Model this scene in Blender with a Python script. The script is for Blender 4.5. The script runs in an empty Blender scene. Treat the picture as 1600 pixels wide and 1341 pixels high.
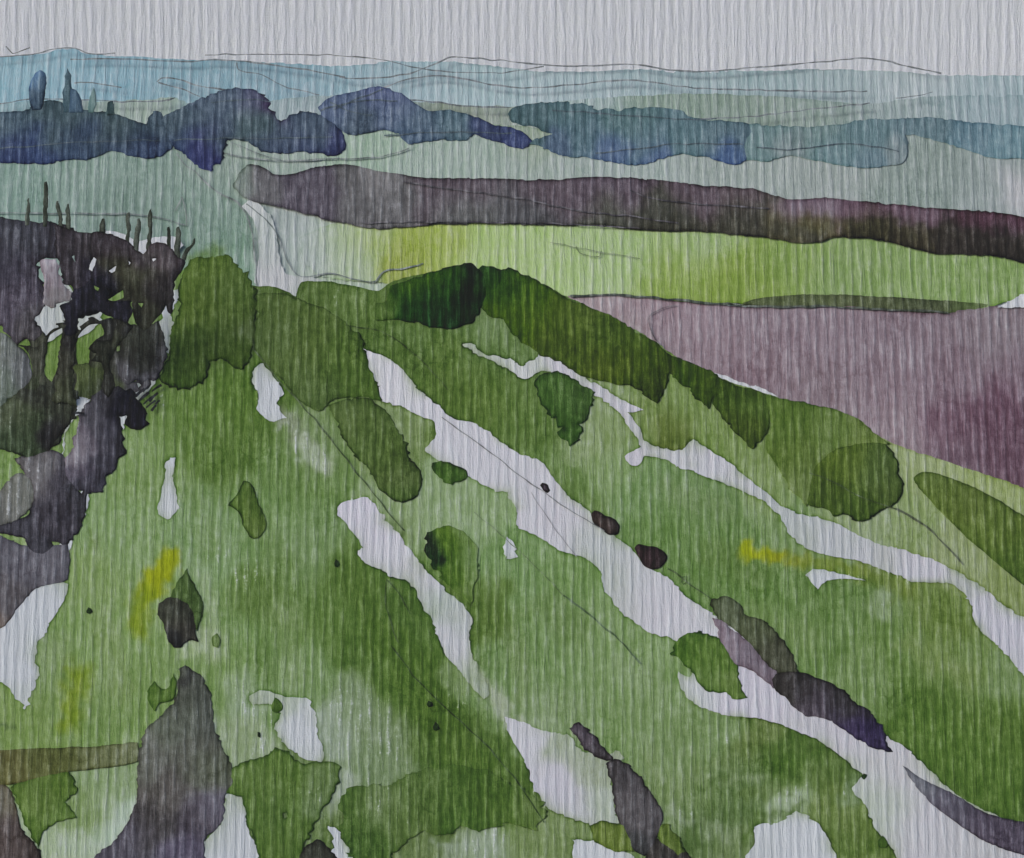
import bpy, math, random
import numpy as np
from mathutils import Vector
from mathutils.geometry import delaunay_2d_cdt

random.seed(7)
rng = np.random.default_rng(7)
S = bpy.context.scene
C = S.collection

# ------------------------------------------------------------------ survey
# Bearings read off the photograph (1600 x 1341); a long lens looks across a
# valley at a steep hillside 850 m away, fields behind it and hills far off.
FOC = 34323.0
EYE = 60.0          # eye height over the valley floor datum
LEVEL = 150.0       # photograph row at eye level


class Layer:
    """A hillside: plane through (row, Y) with slope s, gently undulating."""
    def __init__(self, row, Y, s, amp, wl, k):
        self.k = k
        self.Y0, self.s = Y, s
        self.z0 = EYE + Y * (LEVEL - row) / FOC
        self.amp, self.wl = amp, wl
        self.unit = Y / FOC

    def height(self, x, y):
        w = self.wl
        h = self.amp * (np.sin(x / w + 1.3) * np.cos(y / w * .8 + x / w * .4)
                        + .5 * np.sin(x / w * 2.3 + .4) * np.sin(y / w * 1.9 + 2))
        return self.z0 + self.s * (y - self.Y0) + h

    def hit(self, P, lift=0.0):
        """points where bearings P meet the surface raised by lift"""
        P = np.asarray(P, float)
        dx = (P[:, 0] - 800) / FOC
        t = (LEVEL - P[:, 1]) / FOC
        Y = np.full(len(P), self.Y0)
        for _ in range(12):
            h = self.height(Y * dx, Y) - self.z0 - self.s * (Y - self.Y0) + lift
            Y = (self.z0 - self.s * self.Y0 + h - EYE) / (t - self.s)
        return np.stack([Y * dx, Y, EYE + Y * t], 1)


SLOPE = Layer(1341, 855, .69, .25, 7.0, 'slope')
VALLEY = Layer(760, 1000, .52, .3, 11.0, 'valley')
HILLB = Layer(260, 2000, .35, 1.0, 60.0, 'hill')
HILLA = Layer(260, 2600, .35, 1.5, 90.0, 'hill')
SKY_Y = 4000.0

# ------------------------------------------------------------------ colour
KLIN = np.array([.92, .92, .925])      # what a white hillside sends back at this light


def lin(c):
    c = np.asarray(c, float) / 255.0
    return np.where(c <= .04045, c / 12.92, ((c + .055) / 1.055) ** 2.4)


KL = {'slope': (.95, .915, .85), 'valley': (.865, .84, .785), 'hill': (.815, .80, .76), 'sky': (.885, .86, .72)}
_k = ['slope']


def alb(c):
    c = np.array(c, float)
    g = c @ np.array([.3, .55, .15])
    sat = {'slope': .86, 'valley': .84, 'hill': .70, 'sky': .84}[_k[0]]
    if _k[0] == 'slope':
        if c[1] >= c[0] and c[1] > c[2] + 12:      # olive rather than emerald
            u = np.clip((c[1] - 70) / 60, .1, 1)
            c = c + u * np.array([.10 * (c[1] - c[0]) + 1, -.06 * (c[1] - c[2]), 0])
            sat = 1.0 - .13 * u
            c = c * (1 - .045 * u)
    elif _k[0] == 'valley' and c[1] > c[2] + 16:
        sat *= .88
        c = c * .98
    elif _k[0] == 'valley' and c[0] > c[1] + 4:
        sat *= .82
        c = c * .97
    elif _k[0] == 'valley' and c[2] > c[0] + 8:
        if c[1] < 125:
            c = c + np.array([13, 14, 7])
        else:
            sat *= .72
    c = (g + (c - g) * sat) * .975
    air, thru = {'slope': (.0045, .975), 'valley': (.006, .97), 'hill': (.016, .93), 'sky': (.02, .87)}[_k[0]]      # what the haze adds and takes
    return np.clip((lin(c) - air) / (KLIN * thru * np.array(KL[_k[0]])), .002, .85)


PAPER_RGB = (177, 184, 192)
PAPER = alb(PAPER_RGB)           # the bare chalky ground


def vnoise(P, scale, seed=0):
    P = np.asarray(P, float) / scale
    i = np.floor(P).astype(np.int64)
    f = P - i
    f = f * f * (3 - 2 * f)

    def hsh(a, b):
        n = (a * 374761393 + b * 668265263 + seed * 1442695041) & 0x7fffffff
        n = ((n ^ (n >> 13)) * 1274126177) & 0x7fffffff
        return ((n ^ (n >> 16)) & 0xffff) / 65535.0
    a = hsh(i[:, 0], i[:, 1]); b = hsh(i[:, 0] + 1, i[:, 1])
    c = hsh(i[:, 0], i[:, 1] + 1); d = hsh(i[:, 0] + 1, i[:, 1] + 1)
    return (a * (1 - f[:, 0]) + b * f[:, 0]) * (1 - f[:, 1]) + (c * (1 - f[:, 0]) + d * f[:, 0]) * f[:, 1]


def pigment(P, anchors, layer=None):
    _k[0] = layer.k if layer else 'slope'
    try:
        return _pigment(P, anchors)
    finally:
        _k[0] = 'slope'


def _pigment(P, anchors):
    """soft blend of pigment pools: anchors = [(x, y, r, rgb)] or one rgb"""
    P = np.asarray(P, float)
    if not isinstance(anchors[0], (tuple, list)):
        return np.tile(alb(anchors), (len(P), 1))
    Q = P + np.stack([vnoise(P, 38, 3) - .5, vnoise(P, 38, 4) - .5], 1) * 34 \
          + np.stack([vnoise(P, 12, 5) - .5, vnoise(P, 12, 6) - .5], 1) * 10
    A = np.array([[a[0], a[1], a[2]] for a in anchors], float)
    L = np.log(np.maximum(np.array([alb(a[3]) for a in anchors]), 1e-4))
    out = np.zeros((len(P), 3)); W = np.zeros(len(P))
    for k in range(len(A)):
        d2 = (Q[:, 0] - A[k, 0]) ** 2 + (Q[:, 1] - A[k, 1]) ** 2
        q = d2 / (A[k, 2] ** 2)
        w = np.exp(-q) * (3000 / (A[k, 2] ** 2)) ** .5 + .004 / (1 + q) ** 2
        out += w[:, None] * L[k]; W += w
    return np.exp(out / W[:, None])


def spot_on(P, col, spots, layer):
    """single brushfuls: (x0, y0, x1, y1, r, soft, rgb, strength)"""
    Q = P + np.stack([vnoise(P, 16, 31) - .5, vnoise(P, 16, 32) - .5], 1) * 20 + np.stack([vnoise(P, 6, 33) - .5, vnoise(P, 6, 34) - .5], 1) * 11
    _k[0] = layer.k
    for x0, y0, x1, y1, r, sft, c, a in spots:
        v = np.array([x1 - x0, y1 - y0], float)
        t = np.clip(((Q - (x0, y0)) @ v) / max(v @ v, 1e-6), 0, 1)
        d = np.linalg.norm(Q - (np.array([x0, y0]) + t[:, None] * v), axis=1)
        w = np.clip((r + sft - d) / (2 * sft), 0, 1)
        w = (w * w * (3 - 2 * w) * a)[:, None]
        col = col * (1 - w) + alb(c) * w
    _k[0] = 'slope'
    return col


# ------------------------------------------------------------------ outlines
def smooth(pts, step=3.2, closed=True):
    pts = np.array(pts, float)
    n = len(pts)
    prev = np.roll(pts, 1, 0); nxt = np.roll(pts, -1, 0)
    if not closed:
        prev[0] = pts[0]; nxt[-1] = pts[-1]
    u = pts - prev; v = nxt - pts
    lu = np.maximum(np.linalg.norm(u, axis=1), 1e-6); lv = np.maximum(np.linalg.norm(v, axis=1), 1e-6)
    cosv = (u * v).sum(1) / (lu * lv)
    soft = np.clip((cosv + .15) / .75, 0, 1)          # sharp turns stay sharp
    tan = (u / lu[:, None] + v / lv[:, None]) * .5 * soft[:, None]
    out = []
    for k in range(n if closed else n - 1):
        p1, p2 = pts[k], pts[(k + 1) % n]
        d = np.linalg.norm(p2 - p1)
        m = max(1, int(d / step))
        t = (np.arange(m) / m)[:, None]
        out.append((2 * t**3 - 3 * t**2 + 1) * p1 + (t**3 - 2 * t**2 + t) * tan[k] * d * .95
                   + (-2 * t**3 + 3 * t**2) * p2 + (t**3 - t**2) * tan[(k + 1) % n] * d * .95)
    if not closed:
        out.append(pts[-1:])
    return np.concatenate(out)


def rough(P, amp, seed):
    if amp <= 0:
        return P
    gate = (.35 + 1.3 * vnoise(P, 55, seed + 2))[:, None]      # ragged here, clean there
    d = np.stack([vnoise(P, 7, seed) - .5, vnoise(P, 7, seed + 50) - .5], 1) * np.array([3.6, 2.0]) * amp * gate \
      + np.stack([vnoise(P, 3.4, seed + 4) - .5, vnoise(P, 3.4, seed + 54) - .5], 1) * np.array([2.8, 1.5]) * amp * gate \
      + np.stack([vnoise(P, 19, seed + 1) - .5, vnoise(P, 19, seed + 51) - .5], 1) * 2.4 * amp
    return P + d


def inside(P, loops):
    r = np.zeros(len(P), bool)
    for L in loops:
        a = L; b = np.roll(L, -1, 0)
        for k in range(len(a)):
            y0, y1 = a[k, 1], b[k, 1]
            if y0 == y1:
                continue
            c = (y0 > P[:, 1]) != (y1 > P[:, 1])
            if not c.any():
                continue
            xi = a[k, 0] + (P[:, 1] - y0) * (b[k, 0] - a[k, 0]) / (y1 - y0)
            r ^= c & (P[:, 0] < xi)
    return r


def edge_dist(P, loops, cap=1e9):
    best = np.full(len(P), cap)
    for L in loops:
        a = L; v = np.roll(L, -1, 0) - L
        vv = np.maximum((v ** 2).sum(1), 1e-9)
        for k in range(len(a)):
            wx = P[:, 0] - a[k, 0]; wy = P[:, 1] - a[k, 1]
            t = np.clip((wx * v[k, 0] + wy * v[k, 1]) / vv[k], 0, 1)
            d = (wx - t * v[k, 0]) ** 2 + (wy - t * v[k, 1]) ** 2
            best = np.minimum(best, d ** .5)
    return best


def triangulate(loops, spacing, rings=(2.0, 4.5, 9.0), extra=None):
    allp = np.concatenate(loops)
    lo, hi = allp.min(0), allp.max(0)
    gx, gy = np.meshgrid(np.arange(lo[0], hi[0], spacing), np.arange(lo[1], hi[1], spacing * .87))
    gx = gx + (np.arange(gx.shape[0])[:, None] % 2) * spacing * .5
    G = np.stack([gx.ravel(), gy.ravel()], 1)
    G += (rng.random(G.shape) - .5) * spacing * .3
    G = G[inside(G, loops)]
    if len(G):
        G = G[edge_dist(G, loops) > max(rings[-1] * 1.15 if rings else 0, spacing * .55)]
    pts = [G]
    for r in rings:
        for L in loops:
            t = np.roll(L, -1, 0) - np.roll(L, 1, 0)
            t /= np.maximum(np.linalg.norm(t, axis=1), 1e-9)[:, None]
            nrm = np.stack([-t[:, 1], t[:, 0]], 1)
            for sgn in (1, -1):
                Q = L + nrm * r * sgn
                Q = Q[inside(Q, loops)]
                if len(Q):
                    Q = Q[edge_dist(Q, loops) > r * .85]
                if len(Q):
                    pts.append(Q)
    if extra is not None and len(extra):
        E = extra[inside(extra, loops)]
        pts.append(E)
    I = np.concatenate(pts)
    nb = sum(len(L) for L in loops)
    V = np.concatenate([np.concatenate(loops), I])
    edges = []; o = 0
    for L in loops:
        n = len(L)
        edges += [(o + k, o + (k + 1) % n) for k in range(n)]
        o += n
    vo, _, fo, *_ = delaunay_2d_cdt([Vector((p[0], p[1])) for p in V], edges, [], 0, 1e-4)
    V = np.array([[v.x, v.y] for v in vo])
    F = np.array([f for f in fo if len(f) == 3])
    cen = V[F].mean(1)
    F = F[inside(cen, loops)]
    a, b, c = V[F[:, 0]], V[F[:, 1]], V[F[:, 2]]
    ar = (b[:, 0] - a[:, 0]) * (c[:, 1] - a[:, 1]) - (b[:, 1] - a[:, 1]) * (c[:, 0] - a[:, 0])
    F[ar > 0] = F[ar > 0][:, ::-1]        # face the valley's far side viewer
    used = np.unique(F)
    m = -np.ones(len(V), int); m[used] = np.arange(len(used))
    return V[used], m[F]


# ------------------------------------------------------------------ objects
def tag(o, label=None, cat=None, group=None, kind=None):
    if label: o['label'] = label
    if cat: o['category'] = cat
    if group: o['group'] = group
    if kind: o['kind'] = kind
    return o


def link(name, V3, F, mat, col=None, dens=None, dry=None, parent=None, origin=None):
    me = bpy.data.meshes.new(name)
    if origin is None:
        origin = V3.mean(0); origin[2] = V3[:, 2].min()
    if parent is not None:
        origin = np.array(parent.location)
    me.from_pydata((V3 - origin).tolist(), [], [list(map(int, f)) for f in F])
    n = len(V3)
    if col is None: col = np.tile(PAPER, (n, 1))
    if dens is None: dens = np.ones(n)
    if dry is None: dry = np.zeros(n)
    a = me.attributes.new('pigment', 'FLOAT_COLOR', 'POINT')
    a.data.foreach_set('color', np.concatenate([col, np.ones((n, 1))], 1).astype(np.float32).ravel())
    a = me.attributes.new('wash_density', 'FLOAT', 'POINT'); a.data.foreach_set('value', dens.astype(np.float32))
    a = me.attributes.new('wash_dryness', 'FLOAT', 'POINT'); a.data.foreach_set('value', dry.astype(np.float32))
    me.polygons.foreach_set('use_smooth', [True] * len(me.polygons))
    me.materials.append(mat)
    o = bpy.data.objects.new(name, me); C.objects.link(o)
    if parent is not None:
        o.parent = parent
    else:
        o.location = origin
    me.update()
    return o


def empty(name, loc):
    o = bpy.data.objects.new(name, None); C.objects.link(o)
    o.empty_display_size = .5
    o.location = loc
    return o


# ------------------------------------------------------------------ material
def wash_material(name, unit, kind, bump=1.0):
    """matt pigment over a coarse ribbed ground; ribs run with the vertical"""
    _k[0] = kind; PAPER = alb(PAPER_RGB); _k[0] = 'slope'
    m = bpy.data.materials.new(name); m.use_nodes = True
    nt = m.node_tree; N = nt.nodes; L = nt.links
    N.clear()

    def node(t, **kw):
        n = N.new(t)
        for k, v in kw.items():
            setattr(n, k, v)
        return n

    def math_(op, a, b=None, c=None, clamp=False):
        n = node('ShaderNodeMath', operation=op, use_clamp=clamp)
        for i, v in enumerate((a, b, c)):
            if v is None: continue
            if isinstance(v, (int, float)): n.inputs[i].default_value = v
            else: L.new(v, n.inputs[i])
        return n.outputs[0]

    geo = node('ShaderNodeNewGeometry')
    sep = node('ShaderNodeSeparateXYZ'); L.new(geo.outputs['Position'], sep.inputs[0])
    U = math_('DIVIDE', sep.outputs[0], unit)
    W = math_('DIVIDE', sep.outputs[2], unit)

    def noise(su, sw, detail=2.0, off=0.0, rough_=.5, uu=None):
        cx = node('ShaderNodeCombineXYZ')
        L.new(math_('MULTIPLY_ADD', uu or U, 1.0 / su, off), cx.inputs[0])
        L.new(math_('MULTIPLY_ADD', W, 1.0 / sw, off * .7), cx.inputs[1])
        n = node('ShaderNodeTexNoise', noise_dimensions='2D')
        n.inputs['Scale'].default_value = 1.0
        n.inputs['Detail'].default_value = detail
        n.inputs['Roughness'].default_value = rough_
        L.new(cx.outputs[0], n.inputs['Vector'])
        return n.outputs['Fac']

    warp = math_('MULTIPLY_ADD', noise(70, 420, 2, 3.1), 9.0, -4.5)
    fw = math_('MULTIPLY_ADD', noise(9, 44, 1, 9.7), 1.5, -.75)
    UW = math_('ADD', math_('ADD', U, warp), fw)
    rib = math_('MULTIPLY_ADD', math_('SINE', math_('MULTIPLY', UW, 2 * math.pi / 15.0)), .5, .5)
    streak = noise(4.6, 48, 2, 21.3, .5, math_('ADD', U, fw))
    tuft = noise(4.0, 9, 2, 47.0, .6)
    grain = noise(1.7, 2.0, 2, 5.5, .75)
    ribm = math_('MULTIPLY', rib, math_('MULTIPLY_ADD', noise(20, 100, 2, 61), 1.5, .05, clamp=True))
    crest = math_('MULTIPLY_ADD', streak, 3.2, -1.35, clamp=True)      # the proud fibres
    h = math_('ADD', math_('ADD', math_('MULTIPLY', ribm, .60), math_('MULTIPLY', crest, .36)),
              math_('ADD', math_('MULTIPLY', tuft, .52), math_('MULTIPLY', grain, .50)))
    hn = math_('SUBTRACT', h, .91)       # around zero

    ac = node('ShaderNodeAttribute', attribute_name='pigment')
    ad = node('ShaderNodeAttribute', attribute_name='wash_density')
    ay = node('ShaderNodeAttribute', attribute_name='wash_dryness')
    cloud = noise(60, 75, 4, 13.0, .6)
    bloom = noise(14, 18, 3, 83.0, .6)
    d = math_('MULTIPLY_ADD', crest, -.20, math_('MULTIPLY_ADD', hn, -.54, 1.10))                      # pigment settles in the grooves
    d = math_('MULTIPLY_ADD', math_('SUBTRACT', cloud, .5), .46, d)
    d = math_('MULTIPLY_ADD', math_('SUBTRACT', bloom, .5), .72, d)
    d = math_('MULTIPLY_ADD', math_('SUBTRACT', noise(7, 9, 2, 29.0, .6), .5), .50, d)
    d = math_('MULTIPLY_ADD', math_('SUBTRACT', grain, .5), 1.15, d)
    ring = math_('MULTIPLY', math_('SUBTRACT', noise(34, 40, 4, 7.7, .6), .5), 30.0)       # where a second wash dried
    ring = math_('POWER', 2.718, math_('MULTIPLY', math_('MULTIPLY', ring, ring), -1.0))
    ringm = math_('MULTIPLY_ADD', noise(90, 90, 1, 71), 2.6, -1.15, clamp=True)
    d = math_('MULTIPLY_ADD', math_('MULTIPLY', ring, ringm), .42, d)
    # dry, thin growth: the ridges stay bare
    bare = math_('ADD', math_('MULTIPLY', hn, .9), math_('MULTIPLY_ADD', noise(5, 6, 3, 33, .65), 1.6, -.8))
    thr = math_('MULTIPLY_ADD', ay.outputs['Fac'], -1.3, 1.0)
    cut = math_('MULTIPLY', math_('SUBTRACT', bare, thr), 3.0, clamp=True)
    cut = math_('MULTIPLY', cut, .8)
    d = math_('MAXIMUM', d, .52)
    d = math_('MULTIPLY', d, ad.outputs['Fac'])
    d = math_('MULTIPLY', d, math_('SUBTRACT', 1.0, cut))
    d = math_('MAXIMUM', d, .05)
    sc = node('ShaderNodeSeparateColor'); L.new(ac.outputs['Color'], sc.inputs[0])
    cc = node('ShaderNodeCombineColor')
    tone = math_('MULTIPLY_ADD', hn, .17, math_('MULTIPLY_ADD', math_('SUBTRACT', grain, .5), .22, 1.0))          # relief light and shade put into the colour: raised fibres lighter, grooves darker
    for i in range(3):
        r = math_('DIVIDE', sc.outputs[i], float(PAPER[i]))
        r = math_('MAXIMUM', r, .004)
        L.new(math_('MULTIPLY', math_('MULTIPLY', math_('POWER', r, d), float(PAPER[i])), tone), cc.inputs[i])
    b = node('ShaderNodeBump')
    b.inputs['Strength'].default_value = 1.0
    b.inputs['Distance'].default_value = unit * 1.8 * bump
    L.new(h, b.inputs['Height'])
    p = node('ShaderNodeBsdfPrincipled')
    p.inputs['Roughness'].default_value = .92
    p.inputs['Specular IOR Level'].default_value = .12
    L.new(cc.outputs[0], p.inputs['Base Color'])
    L.new(b.outputs[0], p.inputs['Normal'])
    o = node('ShaderNodeOutputMaterial'); L.new(p.outputs[0], o.inputs['Surface'])
    return m


M = {SLOPE: wash_material('hillside_wash', 870 / FOC, 'slope'),
     VALLEY: wash_material('valley_wash', 1020 / FOC, 'valley'),
     HILLB: wash_material('near_hill_wash', 2020 / FOC, 'hill'),
     HILLA: wash_material('far_hill_wash', 2620 / FOC, 'hill')}
SKYM = wash_material('sky_wash', SKY_Y / FOC, 'sky')


# ------------------------------------------------------------------ builders
_seed = [100]


def seed():
    _seed[0] += 7
    return _seed[0]


def rim_density(P, d, rim, width=2.6):
    """pigment that dried as a dark line along the wash's edge"""
    k = np.clip(-.3 + 2.5 * vnoise(P, 38, 77), .08, 1.25)      # crisp here, bled away there
    return 1 + rim * 1.5 * k * np.exp(-(d / width) ** 1.5) + .12 * rim * np.exp(-d / 10)


def dry_of(P, spots):
    r = np.zeros(len(P))
    for x, y, rad, v in spots:
        r = np.maximum(r, v * np.exp(-((P[:, 0] - x) ** 2 + (P[:, 1] - y) ** 2) / rad ** 2))
    return np.minimum(r, .62)


def sheet(name, outline, layer, col, lift=.03, spacing=9, amp=1.0, rim=.5, dry=(), cuts=(),
          label=None, parent=None, spots=()):
    sd = seed()
    L = rough(smooth(outline), amp, sd)
    extra = None
    if cuts:
        ex = []
        for K in cuts:
            t = np.roll(K, -1, 0) - np.roll(K, 1, 0)
            t /= np.maximum(np.linalg.norm(t, axis=1), 1e-9)[:, None]
            nrm = np.stack([-t[:, 1], t[:, 0]], 1)
            for r in (-3, 0, 1.6, 3.6, 7, -1.6, 3, -3.6, -7):
                ex.append(K + nrm * r)
        extra = np.concatenate(ex)
    V, F = triangulate([L], spacing, extra=extra)
    d = edge_dist(V, [L], 60)
    dens = rim_density(V, d, rim)
    if cuts:
        dc = edge_dist(V, cuts, 40)
        dens = dens + np.clip(-.4 + 2.4 * vnoise(V, 36, 12), .03, 1.3) * np.exp(-(dc / 2.2) ** 1.5)
    dr = dry_of(V, dry)
    if cuts:      # the wash thins out raggedly along parts of each track
        gt = np.clip(vnoise(V, 70, 41) * 2.2 - .75, 0, 1)
        dr = np.maximum(dr, .72 * gt * np.exp(-dc / 11))
    P3 = layer.hit(V, lift)
    o = link(name, P3, F, M[layer], spot_on(V, pigment(V, col, layer), spots, layer), dens, dr, parent=parent)
    if parent is None:
        tag(o, label, name.replace('_', ' '), kind='structure')
    return o


class Body:
    """a solid growing from the hillside: outline, own depth, rounded both sides"""
    def __init__(self, outline, layer, col, T=None, mode='lie', holes=(), rim=.55, amp=1.3,
                 spacing=7, dry=(), base=None, lump=.16, ahead=0.0, plain=False):
        self.layer = layer
        sd = seed()
        L0 = rough(smooth(outline, 3.5), amp, sd)
        self.loops = [L0] + [rough(smooth(h, 2.5), .5, sd + 3) for h in holes]
        V, F = triangulate(self.loops, spacing, rings=(1.6, 3.8, 8.0) if not plain else (1.4,))
        d = edge_dist(V, self.loops, 80)
        w = max(float(d.max()), 2.0)
        self.unit = layer.unit
        self.w = min(w, 42.0)
        self.T = (T if T is not None else .55) * .45 * self.w * self.unit
        self.mode, self.ahead, self.lump, self.sd = mode, ahead, lump, sd
        low = L0[np.argmax(L0[:, 1])] if base is None else np.array(base, float)
        self.low = low
        self.base3 = layer.hit(low[None], 0.0)[0]
        self.front = self.at(V, d)
        self.back = self.at(V, d, -1)
        n = len(V)
        # stitch front and back along the outline
        E = {}
        for f in F:
            for a, b in ((f[0], f[1]), (f[1], f[2]), (f[2], f[0])):
                E[(int(a), int(b))] = 1
        rimf = [(b, a, a + n, b + n) for (a, b) in E if (b, a) not in E]
        tris = [tuple(f) for f in F] + [tuple(int(x) + n for x in f[::-1]) for f in F] + rimf
        self.V3 = np.concatenate([self.front, self.back])
        self.F = tris
        c = pigment(V, col, layer)
        self.col = np.concatenate([c, c])
        de = rim_density(V, d, rim, 2.2)
        self.dens = np.concatenate([de, de])
        dr = dry_of(V, dry)
        self.dry = np.concatenate([dr, dr])

    def at(self, V, d=None, side=1):
        if d is None:
            d = edge_dist(V, self.loops, 80)
        q = np.clip(d / self.w, 0, 1)
        th = self.T * (1 - (1 - q) ** 2.0) ** .8
        th = th * (1 + self.lump * 4 * (vnoise(V, 16, self.sd) - .5) * q + self.lump * 2 * (vnoise(V, 7, self.sd + 9) - .5) * q)
        if self.mode == 'lie':
            P = self.layer.hit(V, 0.0)
            if side > 0:
                P[:, 1] -= th + .06 * self.unit / .026
            else:
                P[:, 1] += th * .35 + .1
        else:
            Y = self.base3[1] + .03 - self.ahead
            dx = (V[:, 0] - 800) / FOC; t = (LEVEL - V[:, 1]) / FOC
            P = np.stack([Y * dx, np.full(len(V), Y), EYE + Y * t], 1)
            P[:, 1] -= side * th + side * .02
        return P

    def emit(self, name, parent=None, label=None, cat=None, group=None):
        o = link(name, self.V3, self.F, M[self.layer], self.col, self.dens, self.dry, parent=parent,
                 origin=None if parent is not None else self.base3.copy())
        if parent is None:
            tag(o, label, cat, group)
        elif label:
            o['label'] = label
        return o


def body(name, label, cat, outline, layer, col, group=None, **kw):
    b = Body(outline, layer, col, **kw)
    b.obj = b.emit(name, None, label, cat, group)
    return b


def line(name, pts, parent, layer=None, on=None, width=2.1, col=(98, 107, 114), lift=.05, broken=.6):
    width *= 1.12
    """a thin raised strip that follows the ground (or a body's front)"""
    K = smooth(pts, 5, closed=False)
    sd = seed()
    K = K + np.stack([vnoise(K, 16, sd) - .5, vnoise(K, 16, sd + 5) - .5], 1) * 2.6
    t = np.gradient(K, axis=0); t /= np.maximum(np.linalg.norm(t, axis=1), 1e-9)[:, None]
    nr = np.stack([-t[:, 1], t[:, 0]], 1)
    wd = width * (.45 + .75 * vnoise(K, 14, sd + 8))[:, None]
    rows = [K - nr * wd / 2, K, K + nr * wd / 2]
    n = len(K)
    V = np.concatenate(rows)
    if on is not None:
        P3 = on.at(V); u = on.unit
        P3[:, 1] -= u * 2.0
    else:
        P3 = layer.hit(V, lift); u = layer.unit
    P3[n:2 * n, 1] -= u * .7
    F = []
    for r in (0, 1):
        for k in range(n - 1):
            F.append((r * n + k, r * n + k + 1, (r + 1) * n + k + 1, (r + 1) * n + k))
    dens = np.tile(1.0 - broken + 1.5 * broken * vnoise(K, 9, sd + 2), 3)
    return link(name, P3, F, M[layer if layer else on.layer], pigment(V, col, layer if layer else on.layer), dens, parent=parent)


# ================================================================== THE SETTING
# sky: a far backdrop curving round the valley
def build_sky():
    n, m = 60, 24
    az = np.linspace(-math.radians(40), math.radians(40), n)
    zz = np.linspace(-60, 1500, m)
    V = np.array([[SKY_Y * math.sin(a), SKY_Y * math.cos(a), z] for z in zz for a in az])
    F = [(j * n + k, j * n + k + 1, (j + 1) * n + k + 1, (j + 1) * n + k) for j in range(m - 1) for k in range(n - 1)]
    _k[0] = 'sky'
    o = link('sky', V, F, SKYM, np.tile(alb((184, 192, 194)), (len(V), 1)))
    _k[0] = 'slope'
    tag(o, 'pale grey overcast sky above the hills', 'sky', kind='structure')


build_sky()


# ground: one sheet from under the viewer to the horizon, just below every slope
def build_ground():
    ys = [-100, 100, 400, 700, 800, 835, 845, 850, 855, 862, 870, 880, 890, 900, 915, 930, 945, 960, 975, 985, 995, 1000, 1010, 1020, 1030,
          1040, 1060, 1200, 1500, 1800, 1900, 1950, 2000, 2060, 2150, 2300, 2450, 2520, 2560, 2600, 2660, 2800, 3000, 3250]
    xs = np.concatenate([np.linspace(-1850, -90, 40), np.linspace(-80, 80, 41), np.linspace(90, 1850, 40)])
    X, Y = np.meshgrid(xs, ys)
    x, y = X.ravel(), Y.ravel()
    low = EYE - 42 + 0 * y

    def seg(layer, y0, y1, drop):
        z = layer.height(x, np.clip(y, y0, y1)) - drop
        return np.where(y > y1, z - (y - y1) * .5, z)
    z = low
    z = np.maximum(z, np.where(y < 915, seg(SLOPE, 800, np.interp(x, [-30, 2, 8, 20, 45], [877, 876, 873, 868, 860]), .35), low))
    z = np.maximum(z, np.where((y > 930) & (y < 1500), seg(VALLEY, 950, 1030, .4), low))
    z = np.where(y > 1500, np.maximum(z, seg(HILLB, 1900, 2000, 8)), z)
    z = np.where(y > 2200, np.maximum(low + 10, seg(HILLA, 2500, 2600, 10)), z)
    V = np.stack([x, y, z], 1)
    n = len(xs)
    F = [(j * n + k, j * n + k + 1, (j + 1) * n + k + 1, (j + 1) * n + k) for j in range(len(ys) - 1) for k in range(n - 1)]
    o = link('ground', V, F, M[SLOPE], np.tile(alb((120, 150, 105)), (len(V), 1)))
    tag(o, 'grassy ground running from the near slope to the hills', 'ground', kind='structure')


build_ground()

# ---- far hills
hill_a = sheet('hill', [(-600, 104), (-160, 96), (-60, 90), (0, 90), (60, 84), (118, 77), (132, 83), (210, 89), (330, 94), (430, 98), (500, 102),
                        (540, 103), (600, 97), (660, 96), (720, 98), (790, 106), (850, 113), (930, 112), (1000, 109), (1060, 112),
                        (1200, 110), (1300, 109), (1400, 112), (1470, 117), (1600, 118), (1760, 116), (2200, 108), (2200, 250), (-600, 250)],
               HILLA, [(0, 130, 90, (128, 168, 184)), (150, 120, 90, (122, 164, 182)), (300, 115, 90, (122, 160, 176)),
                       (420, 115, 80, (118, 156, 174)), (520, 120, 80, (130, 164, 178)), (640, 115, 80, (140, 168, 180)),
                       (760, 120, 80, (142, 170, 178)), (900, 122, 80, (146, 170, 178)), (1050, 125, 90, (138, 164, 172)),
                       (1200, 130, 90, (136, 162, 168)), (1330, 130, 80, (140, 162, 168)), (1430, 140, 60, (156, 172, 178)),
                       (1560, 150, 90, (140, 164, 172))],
               spacing=12, rim=.12, label='pale blue far hills along the skyline')
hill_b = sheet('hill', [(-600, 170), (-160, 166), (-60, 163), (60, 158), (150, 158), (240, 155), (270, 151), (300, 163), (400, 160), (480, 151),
                        (540, 148), (660, 160), (800, 166), (900, 156), (1000, 150), (1100, 147), (1200, 150), (1300, 158), (1360, 163),
                        (1440, 152), (1600, 149), (1760, 150), (2200, 158), (2200, 300), (-600, 300)],
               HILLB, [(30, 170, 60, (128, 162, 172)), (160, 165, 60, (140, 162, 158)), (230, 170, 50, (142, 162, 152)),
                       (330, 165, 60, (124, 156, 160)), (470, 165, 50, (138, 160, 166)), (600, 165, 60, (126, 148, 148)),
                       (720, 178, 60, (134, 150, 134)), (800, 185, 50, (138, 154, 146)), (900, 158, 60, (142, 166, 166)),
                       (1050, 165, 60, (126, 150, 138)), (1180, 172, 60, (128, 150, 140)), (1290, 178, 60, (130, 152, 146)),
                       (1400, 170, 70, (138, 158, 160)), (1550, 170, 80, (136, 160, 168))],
               spacing=12, rim=.10, label='grey green lower hills behind the blue woods')
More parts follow.
